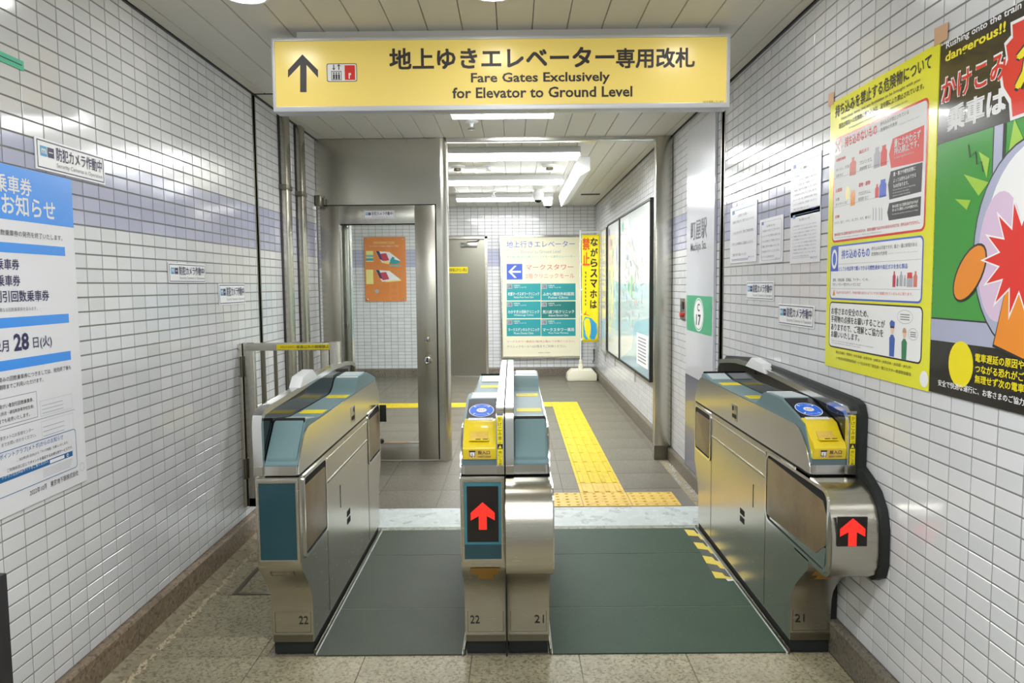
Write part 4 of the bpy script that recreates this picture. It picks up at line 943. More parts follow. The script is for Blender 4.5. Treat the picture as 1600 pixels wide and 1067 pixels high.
# --- hazardous goods poster, right wall
t, p, a0, b0, a1, b1 = sheet('poster', 'R', None, None, 'yellow hazardous goods poster with boxed lists on the right wall', 'poster', 'poster_yellow', ab=(-2.853, 1.064, -2.137, 2.048))
C1 = lambda x, y: (1280+x/3.81, 60+y/3.81)
C2 = lambda x, y: (1280+x/3.68, 330+y/3.68)
C3 = lambda x, y: (1290+x/8.206, 270+y/8.206)
def T(st, bl, br, top, mat, C=C1, **k): p.tpx(st, C(*bl), C(*br), C(bl[0], top)[1], mat, **k)
def rbox(tl, tr, br, bl, mat, wd):
    A, B = p.px(*tl), p.px(*br); x0, y0, x1, y1 = A[0], B[1], B[0], A[1]
    x0 = (x0+p.px(*bl)[0])/2; x1 = (x1+p.px(*tr)[0])/2; y1 = (y1+p.px(*tr)[1])/2; y0 = (y0+p.px(*bl)[1])/2
    p.poly(rrect(x0, y0, x1, y1, 0.02), mat, 0.0006, 'box_border'); p.poly(rrect(x0+wd, y0+wd, x1-wd, y1-wd, 0.016), 'ink_white', 0.0009, 'box_face')
    return x0, y0, x1, y1
T('持ち込みを禁止する危険物について', (97, 475), (668, 190), 402, 'ink_black', bold=0.014)
T('Hazardous items that are forbidden to be brought with you', (133, 493), (600, 270), 470, 'ink_black'); T('駅及び車内への危険物の持ち込みは、法令等により禁止されています。', (120, 540), (625, 312), 510, 'ink_black', bold=0.008)
T('Bringing hazardous items into stations and trains is forbidden by law', (178, 540), (530, 378), 528, 'ink_grey')
x0, y0, x1, y1 = rbox(C1(95, 592), C1(660, 350), C2(605, 108), C2(72, 186), 'poster_red', 0.007)
H1 = 0.0012
p.rect(x0+0.004, y1-0.062, x0+0.058, y1-0.004, 'poster_red', H1)
c = (x0+0.031, y1-0.033)
for s in (1, -1): p.poly([(c[0]-0.022*s, c[1]-0.018), (c[0]-0.016*s, c[1]-0.023), (c[0]+0.022*s, c[1]+0.018), (c[0]+0.016*s, c[1]+0.023)], 'ink_white', 0.0016+0.0001*s)
T('持ち込めないもの', (155, 650), (345, 572), 590, 'ink_red', bold=0.02); T('持ち込みが禁止されている', (365, 523), (535, 455), 500, 'ink_black'); T('危険物の代表例', (367, 558), (465, 520), 535, 'ink_black')
T('Examples of hazardous items', (480, 520), (600, 470), 508, 'ink_light')
H2 = 0.0013
def blk(pts, C, mat): p.ppx([C(*q) for q in pts], mat, H2, 'callout')
blk([(418, 690), (440, 597), (628, 515), (622, 730), (430, 772)], C1, 'ink_red'); blk([(412, 870), (428, 792), (618, 737), (610, 912), (420, 960)], C1, 'ink_black'); blk([(795, 510), (820, 390), (1230, 300), (1220, 545), (815, 612)], C3, 'ink_black')
k = dict(h=0.0019, bold=0.02)
T('量にかかわらず', (450, 650), (608, 585), 602, 'ink_white', **k); T('持込禁止です。', (450, 695), (598, 640), 650, 'ink_white', **k); T('Prohibited regardless of amount', (450, 722), (570, 690), 708, 'ink_white', h=0.0019)
T('量・重さや梱包状態に', (445, 822), (578, 785), 797, 'ink_white', **k); T('よっては持ち込みできる', (445, 860), (580, 822), 836, 'ink_white', **k); T('ものがあります。', (445, 892), (535, 868), 868, 'ink_white', **k)
T('Can be allowed onboard depending', (442, 910), (575, 878), 900, 'ink_white', h=0.0019); T('on the amount, the weight,', (442, 927), (540, 903), 917, 'ink_white', h=0.0019); T('and the condition of packing.', (442, 944), (545, 920), 934, 'ink_white', h=0.0019)
T('他のお客さまに危害を及ぼすおそれが', (862, 455), (1195, 390), 412, 'ink_white', C3, **k); T('ないように梱包したものを除きます。', (862, 500), (1195, 435), 460, 'ink_white', C3, **k); T('Excludes those packed so that there is no danger', (862, 545), (1195, 485), 525, 'ink_white', C3, h=0.0019)
def bottle(x0_, y0_, x1_, y1_, mat, C=C1, neck=0.4):
    (a, z1), (b_, z0) = p.px(*C(x0_, y0_)), p.px(*C(x1_, y1_)); w = b_-a; m = (a+b_)/2; h = z1-z0
    p.poly([(a, z0), (b_, z0), (b_, z0+h*0.68), (m+w*neck/2, z0+h*0.82), (m+w*neck/2, z1), (m-w*neck/2, z1), (m-w*neck/2, z0+h*0.82), (a, z0+h*0.68)], mat, H2, 'illustration')
bottle(185, 715, 220, 808, 'ink_salmon'); bottle(330, 655, 362, 765, 'ink_light', neck=0.6); bottle(370, 642, 404, 752, 'ink_red', neck=0.6); bottle(160, 888, 183, 955, 'pale_yellow', neck=0.9); bottle(190, 908, 214, 992, 'poster_orange', neck=0.8); bottle(336, 870, 356, 945, 'ink_red'); bottle(362, 845, 400, 940, 'ink_blue', neck=0.7)
for a_, b_ in (((90, 665), (410, 610)), ((88, 840), (415, 775)), ((85, 1010), (410, 930))): 
    q0 = p.px(*C1(*a_)); q1 = p.px(*C1(*b_)); p.rect(q0[0], q0[1], q1[0], q0[1]+0.0012, 'ink_light', H2)
T('高圧ガス', (240, 690), (298, 668), 668, 'ink_red', bold=0.01); T('プロパンガス、', (242, 755), (318, 730), 732, 'ink_black'); T('液体窒素 など', (242, 790), (312, 768), 768, 'ink_black')
T('可燃性液体', (102, 738), (160, 715), 720, 'ink_red', bold=0.01); T('ガソリン、灯油', (103, 795), (178, 770), 778, 'ink_black'); T('石炭 など', (103, 830), (145, 815), 812, 'ink_black')
T('毒物・劇物', (237, 888), (305, 862), 862, 'ink_red', bold=0.01); T('クロロホルム、', (235, 938), (310, 912), 916, 'ink_black'); T('殺鼠剤 など', (235, 970), (295, 948), 948, 'ink_black')
T('火薬類', (100, 920), (138, 905), 898, 'ink_red', bold=0.01); T('火薬、', (100, 970), (125, 960), 952, 'ink_black'); T('ダイナマイト など', (100, 1000), (170, 978), 982, 'ink_black')
T('刃物', (125, 590), (180, 575), 548, 'ink_red', C3, bold=0.01); T('ナイフ、包丁、ハサミ、のこぎり、なた、鎌 など', (120, 665), (585, 585), 630, 'ink_black', C3)
for xx in (610, 645, 690, 720): 
    q0 = p.px(*C3(xx, 430)); q1 = p.px(*C3(xx, 610)); p.poly([(q0[0], q0[1]), (q0[0]+0.006, q0[1]-0.01), (q1[0]+0.005, q1[1]), (q1[0], q1[1])], 'ink_light', H2, 'illustration')
T('他のお客さまに危害を及ぼすおそれのあるもの、車両を破損するおそれのあるものなどは、持ち込みできません。', (118, 815), (1215, 660), 775, 'ink_red', C3, bold=0.008); T('Items that could inflict damage on passengers or vehicles are prohibited onboard', (118, 850), (720, 775), 832, 'ink_grey', C3)
x0, y0, x1, y1 = rbox(C2(72, 197), C2(605, 140), C2(590, 532), C2(57, 505), 'ink_blue', 0.006)
p.rect(x0+0.004, y1-0.095, x0+0.068, y1-0.004, 'ink_blue', H1); p.disc(x0+0.036, y1-0.05, 0.024, 0.036, 'ink_white', 0.0016); p.disc(x0+0.036, y1-0.05, 0.014, 0.024, 'ink_blue', 0.0019)
T('持ち込めるもの', (130, 275), (292, 253), 222, 'ink_blue', C2, bold=0.02); T('持ち込みは可能ですが、重さ・量に制限がある', (302, 226), (565, 205), 204, 'ink_black', C2); T('危険物の代表例', (302, 258), (392, 250), 236, 'ink_black', C2); T('Examples of hazardous items that are allowed', (400, 248), (570, 235), 240, 'ink_light', C2)
q0 = p.px(*C2(75, 308)); q1 = p.px(*C2(590, 275)); p.rect(q0[0], q0[1], q1[0], q0[1]+0.0012, 'ink_light', H2); q0 = p.px(*C2(70, 445)); p.rect(q0[0], q0[1], q1[0], q0[1]+0.0012, 'ink_light', H2)
T('日用品として小売店等で購入できる可燃性液体や高圧ガスを含む製品', (80, 346), (510, 332), 322, 'ink_blue', C2, bold=0.01); T('塗料、化粧品類、医薬品、ライター、ペンキ、', (80, 404), (285, 402), 386, 'ink_black', C2); T('カセットボンベ用カセットガス など', (78, 430), (240, 432), 412, 'ink_black', C2)
for (xa, ya, xb_, yb_, mm) in ((426, 345, 440, 436, 'crimson'), (448, 372, 457, 432, 'ink_grey'), (465, 347, 481, 432, 'ink_light'), (489, 368, 500, 432, 'ink_light'), (507, 352, 539, 436, 'ink_light'), (546, 345, 565, 436, 'ink_salmon')): bottle(xa, ya, xb_, yb_, mm, C2, 0.45)
(q0, q1) = p.px(*C2(509, 385)), p.px(*C2(538, 352)); p.rect(q0[0], q0[1], q1[0], q1[1], 'ink_red', 0.0017, 'illustration')
q0 = p.px(*C2(86, 484)); p.poly([(q0[0]-0.011, q0[1]), (q0[0]+0.011, q0[1]), (q0[0], q0[1]+0.023)], 'poster_orange', H2, 'illustration'); T('2kgまたは2L以内で、中身が漏れ出ないように十分に保護されているものに限ります。', (100, 476), (540, 480), 458, 'ink_red', C2)
x0, y0, x1, y1 = rbox(C2(60, 520), C2(590, 545), C2(597, 880), C2(57, 780), 'ink_black', 0.005)
for st, bl, br, tp_ in (('お客さまの安全のため、', (72, 592), (285, 600), 552), ('手荷物の点検をお願いすることが', (70, 636), (380, 655), 597), ('ありますので、ご理解とご協力を', (70, 682), (370, 712), 642), ('お願いいたします。', (70, 722), (232, 742), 686)): T(st, bl, br, tp_, 'ink_black', C2, bold=0.012)
T('Please note that we may inspect baggage for the safety of our passengers.', (72, 745), (315, 782), 737, 'ink_grey', C2); T('Your understanding and cooperation are appreciated.', (72, 757), (240, 785), 750, 'ink_grey', C2)
def fig(x, ytop, ybot, coat, hair, cap):
    m, z0 = p.px(*C2(x, ybot)); _, z1 = p.px(*C2(x, ytop)); h = z1-z0
    p.poly([(m-h*0.13, z0), (m+h*0.13, z0), (m+h*0.15, z0+h*0.5), (m+h*0.06, z0+h*0.6), (m-h*0.06, z0+h*0.6), (m-h*0.15, z0+h*0.5)], coat, H2, 'illustration')
    p.disc(m, z0+h*0.74, h*0.09, h*0.13, 'skin', 0.0016, 'illustration', 16)
    p.poly(arc(m, z0+h*0.78, h*0.11, 0, 180, 8, h*0.15), hair, 0.0019, 'illustration')
    if cap: p.poly([(m-h*0.12, z0+h*0.84), (m+h*0.12, z0+h*0.82), (m+h*0.13, z0+h*0.95), (m-h*0.05, z0+h), (m-h*0.14, z0+h*0.92)], 'guard_blue', 0.0022, 'illustration')
fig(418, 625, 835, 'guard_blue', 'ink_black', True); fig(488, 655, 852, 'coat_green', 'tape_brown', False)
for cx_, cy_, rx_, ry_ in ((495, 608, 46, 40), (542, 708, 28, 34)):
    q0 = p.px(*C2(cx_, cy_)); w_ = abs(p.px(*C2(cx_+rx_, cy_))[0]-q0[0]); h_ = abs(p.px(*C2(cx_, cy_-ry_))[1]-q0[1])
    p.frame(arc(q0[0], q0[1], w_, 0, 345, 23, h_), arc(q0[0], q0[1], w_-0.001, 0, 345, 23, h_-0.001), 'ink_grey', H2)
    for k in (-1, 0, 1): p.rect(q0[0]-w_*0.6, q0[1]+k*h_*0.35-0.002, q0[0]+w_*0.6, q0[1]+k*h_*0.35+0.001, 'ink_grey', H2)
T('国土交通省・警察庁・JR北海道・JR東日本・JR東海・JR西日本・JR四国・JR九州・', (98, 818), (537, 908), 800, 'ink_black', C2); T('(一社)日本民営鉄道協会・(一社)日本地下鉄協会・第三セクター鉄道等協議会', (98, 852), (530, 950), 832, 'ink_black', C2)
q0 = p.px(*C2(603, 965)); p.disc(q0[0], q0[1], 0.022, 0.024, 'ink_white', 0.0006)
p.build()
def tape(par, pts):
    mb = MB(); n = len(pts); q = [(RX-0.0045, -a, b) for a, b in pts]; q2 = [(RX-0.0053, -a, b) for a, b in pts]
    mb.add(q+q2, [tuple(range(n)), tuple(range(n, 2*n))]+[(i, (i+1) % n, n+(i+1) % n, n+i) for i in range(n)]).build('tape_piece', 'tape_brown', par)
pr = Panel(None, (RX-0.004, 0, 0), **RAX)
tape(t, [pr.px(*C1(*q)) for q in ((58, 330), (88, 318), (88, 392), (54, 404))])

# --- dash warning poster at the right edge
t, p, a0, b0, a1, b1 = sheet('poster', 'R', None, None, 'black and green train door warning poster at the right edge of the picture', 'poster', 'poster_green', ab=(-2.131, 1.067, -1.403, 2.034))
tape(t, [pr.px(1360+x/6.667, y/6.667) for x, y in ((672, 300), (815, 228), (805, 405), (668, 487))])
D1 = lambda x, y: (1440+x/3.231, y/3.231)
D2 = lambda x, y: (1440+x/3.231, 320+y/3.231)
zt_ = p.px(*D1(75, 735))[1]; p.rect(a0, zt_, a1, b1, 'poster_black')
z1 = p.px(*D2(60, 568))[1]; z0 = p.px(*D2(60, 682))[1]; p.rect(a0, z0, a1, z1, 'poster_lilac'); p.rect(a0, b0, a1, z0, 'poster_black'); p.rect(a0, z1-0.004, a1, z1, 'ink_black', 0.0008)
def T2(st, bl, br, top, mat, C=D1, **k): p.tpx(st, C(*bl), C(*br), C(bl[0], top)[1], mat, **k)
# plain shapes in the poster's colours
for pts in ([(215, 880), (340, 920), (290, 990)], [(290, 765), (345, 800), (330, 900)], [(430, 830), (470, 600), (560, 800)], [(170, 1005), (250, 1010), (230, 1060)]): p.ppx([D1(*q) for q in pts], 'poster_lime', 0.0008)
q0, q1 = p.px(*D1(355, 875)), p.px(*D1(432, 560)); p.rect(q0[0], q0[1], q1[0], zt_, 'ink_black', 0.0009); p.rect(q0[0]+0.005, q0[1], q1[0]-0.01, zt_, 'poster_lilac', 0.0012)
c = p.px(1612, 385); p.disc(c[0], c[1], 0.218, 0.258, 'ink_black', 0.0014, n=40); p.disc(c[0], c[1], 0.213, 0.253, 'poster_lilac', 0.0017, n=40); p.disc(c[0]+0.02, c[1]+0.02, 0.19, 0.225, 'ink_white', 0.002, n=40); p.disc(c[0]-0.11, c[1]-0.02, 0.085, 0.16, 'poster_pink', 0.0022, n=30)
for sh, mt in ((0.006, 'ink_black'), (0, 'poster_orange')):
    q0 = p.px(*D2(245, 345)); p.poly([(q0[0]+(math.cos(a)*(0.085+sh)*math.cos(0.85)-math.sin(a)*(0.045+sh)*math.sin(0.85)), q0[1]+(math.cos(a)*(0.085+sh)*math.sin(0.85)+math.sin(a)*(0.045+sh)*math.cos(0.85))) for a in [k*math.pi/12 for k in range(24)]], mt, 0.0026-sh*0.05)
    q0 = p.px(*D2(470, 590)); p.poly([(q0[0]-0.07-sh, q0[1]-0.06-sh), (q0[0]+0.04, q0[1]-0.085-sh), (q0[0]+0.1+sh, q0[1]-0.02), (q0[0]+0.08+sh, q0[1]+0.05+sh), (q0[0]-0.03, q0[1]+0.09+sh)], mt, 0.0026-sh*0.05)
c = p.px(*D2(505, 270))
for rad, mt, h in ((1.12, 'ink_white', 0.0028), (1.0, 'poster_red', 0.0032)):
    p.poly([(c[0]+math.cos(k*math.pi/14)*(0.135 if k % 2 == 0 else 0.075)*rad, c[1]+math.sin(k*math.pi/14)*(0.135 if k % 2 == 0 else 0.075)*rad) for k in range(28)], mt, h)
for pts in ([(238, 730), (245, 795), (275, 765), (280, 830), (305, 815), (312, 868)],):
    for (xa, ya), (xb_, yb_) in zip(pts, pts[1:]): q0, q1 = p.px(*D1(xa, ya)), p.px(*D1(xb_, yb_)); p.poly([(q0[0]-0.002, q0[1]), (q0[0]+0.002, q0[1]), (q1[0]+0.002, q1[1]), (q1[0]-0.002, q1[1])], 'ink_black', 0.0012)
# burst with lettering at the top right
for grow, mt, h in ((0.008, 'ink_white', 0.0014), (0, 'poster_red', 0.0017)):
    q = [p.px(*D1(x, y)) for x, y in ((462, 125), (600, 60), (760, 40), (760, 560), (600, 540), (462, 590), (455, 500), (418, 440), (410, 380), (440, 300), (430, 230), (465, 190))]
    cx_ = sum(a for a, _ in q)/len(q); cy_ = sum(b for _, b in q)/len(q)
    p.poly([(min(a+(grow if a > cx_ else -grow), a1), b_+(grow if b_ > cy_ else -grow)) for a, b_ in q], mt, h)
q0, q1 = p.px(*D1(470, 470)), p.px(*D1(470, 190)); p.text('危険', q0[0], q0[1], q0[0]+0.42, q1[1], 'ink_black', h=0.002, bold=0.05); p.text('危険', q0[0]+0.004, q0[1]+0.005, q0[0]+0.416, q1[1]-0.005, 'ink_yellow', h=0.0024, bold=0.02)
T2('Rushing onto the train', (125, 258), (505, 78), 216, 'ink_white', bold=0.02); T2('dangerous!!', (120, 330), (425, 205), 268, 'ink_yellow', bold=0.03)
T2('かけこみ', (98, 535), (440, 392), 400, 'ink_white', bold=0.055); T2('かけこみ', (104, 528), (434, 390), 407, 'poster_red', h=0.0018, bold=0.02); T2('乗車は', (130, 672), (428, 545), 545, 'ink_white', bold=0.045)
T2('電車遅延の原因や', (272, 792), (520, 828), 748, 'ink_yellow', D2, bold=0.02); T2('つながる恐れがご', (272, 846), (520, 886), 804, 'ink_yellow', D2, bold=0.02); T2('無理せず次の電車', (270, 898), (520, 940), 856, 'ink_yellow', D2, bold=0.02)
T2('安全で快適な運行に、お客さまのご協力', (85, 912), (520, 1008), 880, 'ink_white', D2, bold=0.012)
q0 = p.px(*D2(198, 805)); p.disc(q0[0], q0[1], 0.055, 0.062, 'ink_yellow', 0.001)
p.build()

# --- notices on the right wall
def notice(tl, br, label, head, lines, style):
    t, p, a0, b0, a1, b1 = sheet('notice', 'R', tl, br, label, 'notice', 'white_paper', group='white notices on the right wall')
    W, H = a1-a0, b1-b0; f = lambda u, v: (a0+u*W, b0+v*H)
    p.rect(*f(0.08, 0.87), *f(0.18, 0.94), 'deep_blue', part='logo')
    if style == 0: p.rect(*f(0.2, 0.925), *f(0.94, 0.935), 'deep_blue'); p.rect(*f(0.08, 0.06), *f(0.72, 0.068), 'ink_navy'); p.rect(*f(0.08, 0.04), *f(0.72, 0.046), 'ink_navy')
    elif style == 1: p.frame(rrect(*f(0.08, 0.06), *f(0.95, 0.93), 0.02), rrect(*f(0.088, 0.065), *f(0.942, 0.925), 0.018), 'ink_grey')
    else: p.rect(*f(0.2, 0.93), *f(0.95, 0.938), 'deep_blue'); p.rect(*f(0.08, 0.1), *f(0.95, 0.106), 'ink_light')
    p.text(head, *f(0.32, 0.8), *f(0.68, 0.85), 'ink_grey')
    n = len(lines)
    for k, s in enumerate(lines):
        v = 0.70-k*0.58/max(n-1, 1)
        p.text(s, *f(0.1, v), *f(0.9 if k < n-1 else 0.66, v+min(0.05, 0.3/n)), 'ink_grey')
    p.text('東京メトロ', *f(0.72, 0.07), *f(0.92, 0.1), 'ink_blue'); p.build()
ln = ['ご利用ありがとうございます。', 'エレベーターをご利用のお客さまは', 'こちらの改札をご利用ください。', 'ご理解ご協力をお願いいたします。']
notice((1142, 326), (1182, 408), 'white notice with large text, leftmost on the right wall', 'お客様へのお願い', ['お客様がご利用になり、降りたいエレベーターは', 'こちらになります。駅をご利用の際は', 'かけこみ乗車はご遠慮ください。', 'ご理解ご協力をお願いいたします。'], 0)
notice((1188, 344), (1223, 409), 'smallest white notice with thin rounded border on the right wall', 'お知らせ', ln+ln[:2], 1)
notice((1236, 333), (1281, 409), 'white notice with blue top line beside the yellow poster, lower of two', 'お知らせ', ln*2+ln[:2], 2)
notice((1237, 255), (1282, 330), 'white notice in clear film beside the yellow poster, upper of two', 'お願い', ln*2, 2)

# --- pillar panel with the station name
t, p, a0, b0, a1, b1 = sheet('station_panel', 'R', None, None, 'tall glossy white station name panel with green number band on the right wall', 'sign', 'pillar_white', th=0.014, ab=(-5.12, 0.128, -4.42, 2.40))
p.rect(a0, b0, a1, 0.76, 'pillar_navy'); p.rect(a0+0.02, 1.062, a1-0.03, 1.30, 'grass_green')
c = (a0+a1)/2; p.disc(c, 1.18, 0.13, 0.107, 'ink_white', 0.0009, n=36); p.disc(c, 1.18, 0.123, 0.1, 'grass_green', 0.0011, n=36); p.disc(c, 1.18, 0.115, 0.093, 'ink_white', 0.0014, n=36)
p.text('C', c-0.03, 1.2, c+0.03, 1.25, 'ink_black', h=0.002, bold=0.02); p.text('17', c-0.06, 1.11, c+0.06, 1.18, 'ink_black', h=0.002, bold=0.02)
p.text('町屋駅', a0+0.12, 1.66, a1-0.17, 1.785, 'ink_pillar', bold=0.012); p.text('Machiya Sta.', a0+0.12, 1.575, a1-0.17, 1.645, 'ink_pillar', bold=0.006); p.build()
t = thing('alarm_plate', (RX, 5.25, 1.2), 'small steel switch plate with key on the right wall beside the station panel', 'switch')
pl_ = MB().box(RX-0.012, RX, 5.175, 5.33, 1.125, 1.275).build('plate', 'steel', t, bevel=0.003)
MB().box(RX-0.02, RX-0.012, 5.21, 5.25, 1.2, 1.25).build('key_switch', 'dark_metal', pl_); MB().lathe([(0.016, 0), (0.016, -0.02), (0.012, -0.024)], (RX-0.012, 5.235, 1.16), 'X', 12).build('red_button', 'ink_red', pl_, smooth=True)

# ================================================================== LOBBY
t = thing('signboard', (0.39, BY-0.05, 0.29), 'large cream elevator signboard with teal clinic cells on the back wall', 'sign')
MB().ring([(-0.2, 0.293), (0.985, 0.293), (0.985, 2.09), (-0.2, 2.09)], [(-0.17, 0.325), (0.955, 0.325), (0.955, 2.058), (-0.17, 2.058)], 'Y', BY-0.06, BY+0.004).build('frame', 'steel_bright', t, bevel=0.003)
MB().box(-0.175, 0.96, BY-0.05, BY+0.002, 0.32, 2.065).build('face', 'cream', t)
p = Panel(t, (0, BY-0.05, 0), **FAX)
S1 = lambda x, y: (770+x/4.447, 360+y/4.447)
def T3(st, x0, y0, x1, y1, mat, **k): p.tpx(st, S1(x0, y1), S1(x1, y1), S1(x0, y0)[1], mat, **k)
T3('地上行きエレベーター', 95, 75, 570, 120, 'ink_blue'); T3('Elevator to Ground Level', 197, 138, 470, 160, 'ink_light'); T3('地上階(1階)及び2階クリニックモール直行エレベーター', 95, 177, 572, 195, 'ink_teal')
p.rect(*p.px(*S1(97, 342)), *p.px(*S1(205, 232)), 'ink_blue')
p.ppx([S1(*q) for q in ((108, 287), (150, 245), (166, 245), (132, 280), (195, 280), (195, 294), (132, 294), (166, 329), (150, 329))], 'ink_white', 0.001, 'arrow')
T3('マークスタワー', 230, 237, 560, 275, 'ink_salmon', bold=0.008); T3('2階クリニックモール', 228, 300, 567, 334, 'ink_salmon')
cells = [('町屋マークスタワークリニック', 'Machiya M-ave Tower Clinic', '2階'), ('ふかい整形外科医院', 'Fukai Clinic', '2階'), ('わかすぎ小児科クリニック', 'Wakasugi Clinic', '2階'), ('荒川皮フ科クリニック', 'Arakawa Skincare Clinic', '2階'), ('マークスデンタルクリニック', 'M-ave Dental Clinic', '2階'), ('マークスタワー薬局', 'M-ave Tower Pharmacy', '1階')]
for i, (jp, en, fl_) in enumerate(cells):
    x0, y0 = (97, 337)[i % 2], (368, 492, 616)[i//2]; x1 = (333, 575)[i % 2]
    p.rect(*p.px(*S1(x0, y0+119)), *p.px(*S1(x1, y0)), 'board_teal_dark' if i == 3 else 'board_teal')
    p.rect(*p.px(*S1(x0+2, y0+38)), *p.px(*S1(x0+38, y0+8)), 'ink_light', 0.001); T3(fl_, x0+6, y0+12, x0+34, y0+34, 'ink_black')
    T3('診療科目', x0+48, y0+10, x0+90, y0+20, 'ink_white'); T3('一般診療・アレルギー科', x0+48, y0+23, x0+135, y0+33, 'ink_white')
    T3(jp, x0+10, y0+62, x1-10, y0+86, 'ink_white', bold=0.012); T3(en, x0+50, y0+90, x1-50, y0+106, 'ink_white')
T3('マークスタワー薬局は1階(地上階)にてお降りください。', 98, 765, 570, 783, 'ink_salmon'); T3('クリニックモールへは2階までご利用ください。', 98, 798, 510, 816, 'ink_grey'); T3('町屋駅前ビル管理組合', 316, 846, 400, 853, 'ink_grey')
p.build()
# orange information board
t = thing('information_board', (-1.88, BY, 1.15), 'orange information board seen through the glass door', 'sign')
MB().box(-2.185, -1.58, BY-0.018, BY-0.006, 1.15, 2.09).build('plate', 'info_orange', t)
p = Panel(t, (0, BY-0.018, 0), **FAX); I1 = lambda x, y: (560+x/8.889, 360+y/8.889)
def T4(st, x0, y0, x1, y1, mat, **k): p.tpx(st, I1(x0, y1), I1(x1, y1), I1(x0, y0)[1], mat, **k)
T4('INFORMATION', 212, 155, 498, 190, 'pale_yellow'); T4('マークスタワーにお越しの皆様へのご案内', 150, 210, 555, 230, 'ink_white')
def I(pts, mat, h=0.0008): p.ppx([I1(*q) for q in pts], mat, h)
I([(105, 285), (205, 285), (208, 435), (108, 435)], 'pale_yellow'); I([(107, 340), (206, 340), (206, 370), (107, 370)], 'ink_teal', 0.0012); I([(107, 385), (206, 385), (206, 420), (107, 420)], 'board_teal', 0.0012); I([(105, 545), (205, 545), (210, 745), (110, 745)], 'pale_yellow')
for dy in (0, 262):
    I([(235, 285+dy), (430, 300+dy), (560, 400+dy), (590, 430+dy), (330, 450+dy)], 'ink_white'); I([(240, 285+dy), (290, 290+dy), (340, 420+dy), (300, 400+dy)], 'ink_navy', 0.0012); I([(300, 325+dy), (385, 315+dy), (430, 415+dy), (340, 430+dy)], 'crimson', 0.0014)
I([(440, 410), (470, 365), (500, 375), (500, 400), (590, 430), (540, 465), (440, 465)], 'board_teal', 0.0014); I([(440, 480), (590, 480), (590, 500), (440, 500)], 'ink_teal'); I([(345, 420), (430, 430), (425, 470), (350, 455)], 'pale_yellow', 0.0016); I([(390, 700), (590, 680), (590, 700), (380, 720)], 'pale_yellow', 0.0016)
q0 = p.px(*I1(258, 845)); p.disc(q0[0], q0[1], 0.03, 0.03, 'ink_light'); p.build()
for x, z in ((-2.15, 2.06), (-1.615, 2.06), (-2.15, 1.18), (-1.615, 1.18)): MB().lathe([(0.013, 0), (0.013, -0.02), (0.008, -0.024)], (x, BY-0.016, z), 'Y', 12).build('stud', 'chrome', t, smooth=True)
# flag on a weighted base
t = thing('banner_stand', (0.95, 10.45, LOB), 'yellow vertical banner flag on a white pole with weighted base', 'banner')
FY = 10.45
MB().prism([(0.735, LOB), (1.145, LOB), (1.15, 0.06), (1.145, 0.12), (1.09, 0.185), (0.80, 0.185), (0.735, 0.12), (0.73, 0.06)], 'Y', FY-0.14, FY+0.14).build('base', 'ivory', t, bevel=0.02)
fx = onp(907, 470, 'Y', FY).x
MB().lathe([(0.034, 0.0), (0.034, 0.06), (0.024, 0.07), (0.024, 0.13)], (fx, FY, 0.18), 'Z', 14).build('socket', 'ivory', t, smooth=True)
MB().tube([(fx, FY, 0.2), (fx, FY, 2.13)], 0.012).build('pole', 'white_plastic', t, smooth=True); MB().tube([(fx, FY, 2.1), (fx+0.33, FY, 2.1)], 0.008).build('cross_bar', 'white_plastic', t, smooth=True)
fw, zf0, zf1 = 0.255, 0.565, 2.06; mb = MB(); nu, nv = 8, 24
def fp(u, v): return (fx+0.018+u*fw*(1-0.1*(1-v)), FY-0.004-0.012*math.sin(u*5+v*3)-0.006*math.sin(v*11), zf0+v*(zf1-zf0))
vs_ = [fp(i/nu, j/nv) for j in range(nv+1) for i in range(nu+1)]
mb.add(vs_, [(j*(nu+1)+i, j*(nu+1)+i+1, (j+1)*(nu+1)+i+1, (j+1)*(nu+1)+i) for j in range(nv) for i in range(nu)])
fo = mb.build('flag', 'flag_yellow', t, smooth=True, fix=False); so = fo.modifiers.new('thickness', 'SOLIDIFY'); so.thickness = 0.0016
class Cloth(Panel):
    def P(s, a, b, h): x, y, z = fp(a/fw, (b-zf0)/(zf1-zf0)); return Vector((x, y-0.003-h, z))
q = Cloth(fo, (0, FY, 0), **FAX)
for k, c_ in enumerate('ながらスマホは'): q.text(c_, 0.125, 1.905-k*0.145, 0.225, 2.02-k*0.145, 'ink_black', bold=0.03)
for k, c_ in enumerate('禁止'): q.text(c_, 0.012, 1.85-k*0.215, 0.115, 2.02-k*0.2, 'ink_orange', bold=0.03)
for k in range(9): q.rect(0.05, 1.52-k*0.055, 0.062, 1.55-k*0.055, 'ink_black', 0.001, 'small_print')
q.poly([(0.02, 0.64), (0.06, 0.6), (0.2, 0.6), (0.24, 0.7), (0.225, 0.82), (0.14, 0.9), (0.05, 0.92), (0.015, 0.85)], 'logo_blue', 0.0006, 'print'); q.poly([(0.02, 0.95), (0.13, 0.93), (0.06, 0.96), (0.065, 1.02), (0.045, 0.97)], 'ink_orange', 0.0006, 'print')
q.build()
for z in (2.0, 1.65, 1.3, 0.95, 0.6): MB().box(fx-0.006, fx+0.028, FY-0.016, FY+0.016, z-0.012, z+0.012).build('clip', 'white_plastic', t)
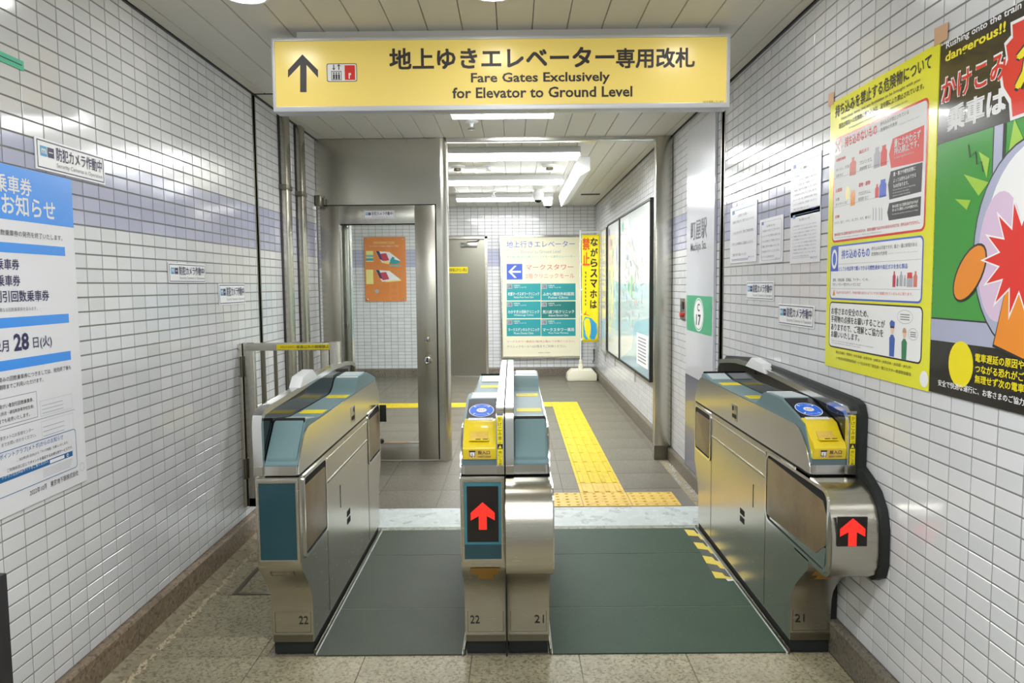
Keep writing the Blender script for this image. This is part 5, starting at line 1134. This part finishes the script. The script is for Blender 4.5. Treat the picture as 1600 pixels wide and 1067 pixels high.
# map boards on the right wall of the lobby
def mapboard(y0, y1, z0, z1, label, kind):
    t = thing('map_board', (RX, (y0+y1)/2, z0), label, 'map', 'map boards on the lobby wall')
    MB().ring([(y0, z0), (y1, z0), (y1, z1), (y0, z1)], [(y0+0.02, z0+0.02), (y1-0.02, z0+0.02), (y1-0.02, z1-0.02), (y0+0.02, z1-0.02)], 'X', RX-0.035, RX).build('frame', 'black' if kind < 2 else 'steel_bright', t)
    MB().box(RX-0.026, RX, y0+0.01, y1-0.01, z0+0.01, z1-0.01).build('face', 'map_white', t)
    MB().box(RX-0.012, RX, (y0+y1)/2-0.01, (y0+y1)/2+0.01, z0-0.12, z0).build('bracket', 'steel_bright', t)
    p = Panel(t, (RX-0.026, 0, 0), **RAX); a0, a1 = -y1+0.02, -y0-0.02; W, Hh = a1-a0, z1-z0-0.04; b0 = z0+0.02
    f = lambda u, v: (a0+u*W, b0+v*Hh)
    if kind < 2:
        p.poly([f(0.0, 0.08 if kind else 0), f(0.45, 0.12), f(0.55, 0.3), f(1, 0.35), f(1, 0), f(0, 0)] if kind == 0 else [f(0, 0.2), f(1, 0.2), f(1, 0.55), f(0, 0.6)], 'map_blue', 0.0006)
        if kind == 0:
            q = [f(0.5+0.12*math.sin(k*1.3), 0.5+k*0.02) for k in range(8)]; p.poly([f(0.4, 0.46), f(0.45, 0.45), f(0.48, 0.58), f(0.43, 0.6)], 'map_green', 0.001); p.poly([f(0.3, 0.5), f(0.36, 0.48), f(0.35, 0.58)], 'map_green', 0.001)
            for k in range(220):
                u, v = R.gauss(0.45, 0.2), R.gauss(0.55, 0.18); an = R.uniform(0, 3.1); L = R.uniform(0.02, 0.13)
                if not (0.12 < u < 0.88 and 0.12 < v < 0.92): continue
                mt = R.choice(['ink_grey', 'ink_salmon', 'ink_blue', 'ink_teal', 'ink_grey', 'ink_light', 'map_green']); c0 = f(u, v); dx, dz = math.cos(an)*L, math.sin(an)*L
                p.poly([(c0[0], c0[1]), (c0[0]+dx, c0[1]+dz), (c0[0]+dx+0.009, c0[1]+dz+0.007), (c0[0]+0.009, c0[1]+0.007)], mt, 0.0012+k*1e-5)
            p.rect(*f(0.62, 0.05), *f(0.95, 0.24), 'ink_white', 0.0012)
            for k in range(8): p.rect(*f(0.66, 0.07+k*0.02), *f(0.9, 0.078+k*0.02), 'ink_grey', 0.0016)
            p.rect(*f(0.08, 0.9), *f(0.14, 0.96), 'grass_green', 0.0012)
        else:
            for k in range(46): u, v = R.uniform(0.1, 0.85), R.uniform(0.25, 0.85); p.rect(*f(u, v), *f(u+0.02, v+R.uniform(0.02, 0.08)), R.choice(['ink_grey', 'ink_light', 'ink_blue', 'ink_teal']), 0.001+k*1e-5)
            p.rect(*f(0.08, 0.92), *f(0.16, 0.97), 'ink_navy', 0.0012)
    else:
        for k in range(14): p.rect(*f(0.15, 0.9-k*0.05), *f(0.8, 0.905-k*0.05), 'ink_light', 0.001)
    p.build()
mapboard(6.4, 8.27, 0.525, 2.11, 'largest map board with black frame nearest the portal', 0)
mapboard(8.29, 9.33, 0.52, 2.11, 'narrower black-framed map board behind the large map', 1)
mapboard(9.45, 10.0, 0.48, 2.09, 'pale narrow notice board furthest along the lobby wall', 2)
t = thing('wall_hook', (1.165, BY-0.02, 0.2), 'thin dark cable hook on the back wall beside the banner base', 'cable')
MB().tube([(1.17, BY-0.01, 0.42), (1.17, BY-0.02, 0.25), (1.155, BY-0.03, 0.21), (1.15, BY-0.02, 0.25)], 0.006).build('cable', 'dark_metal', t)
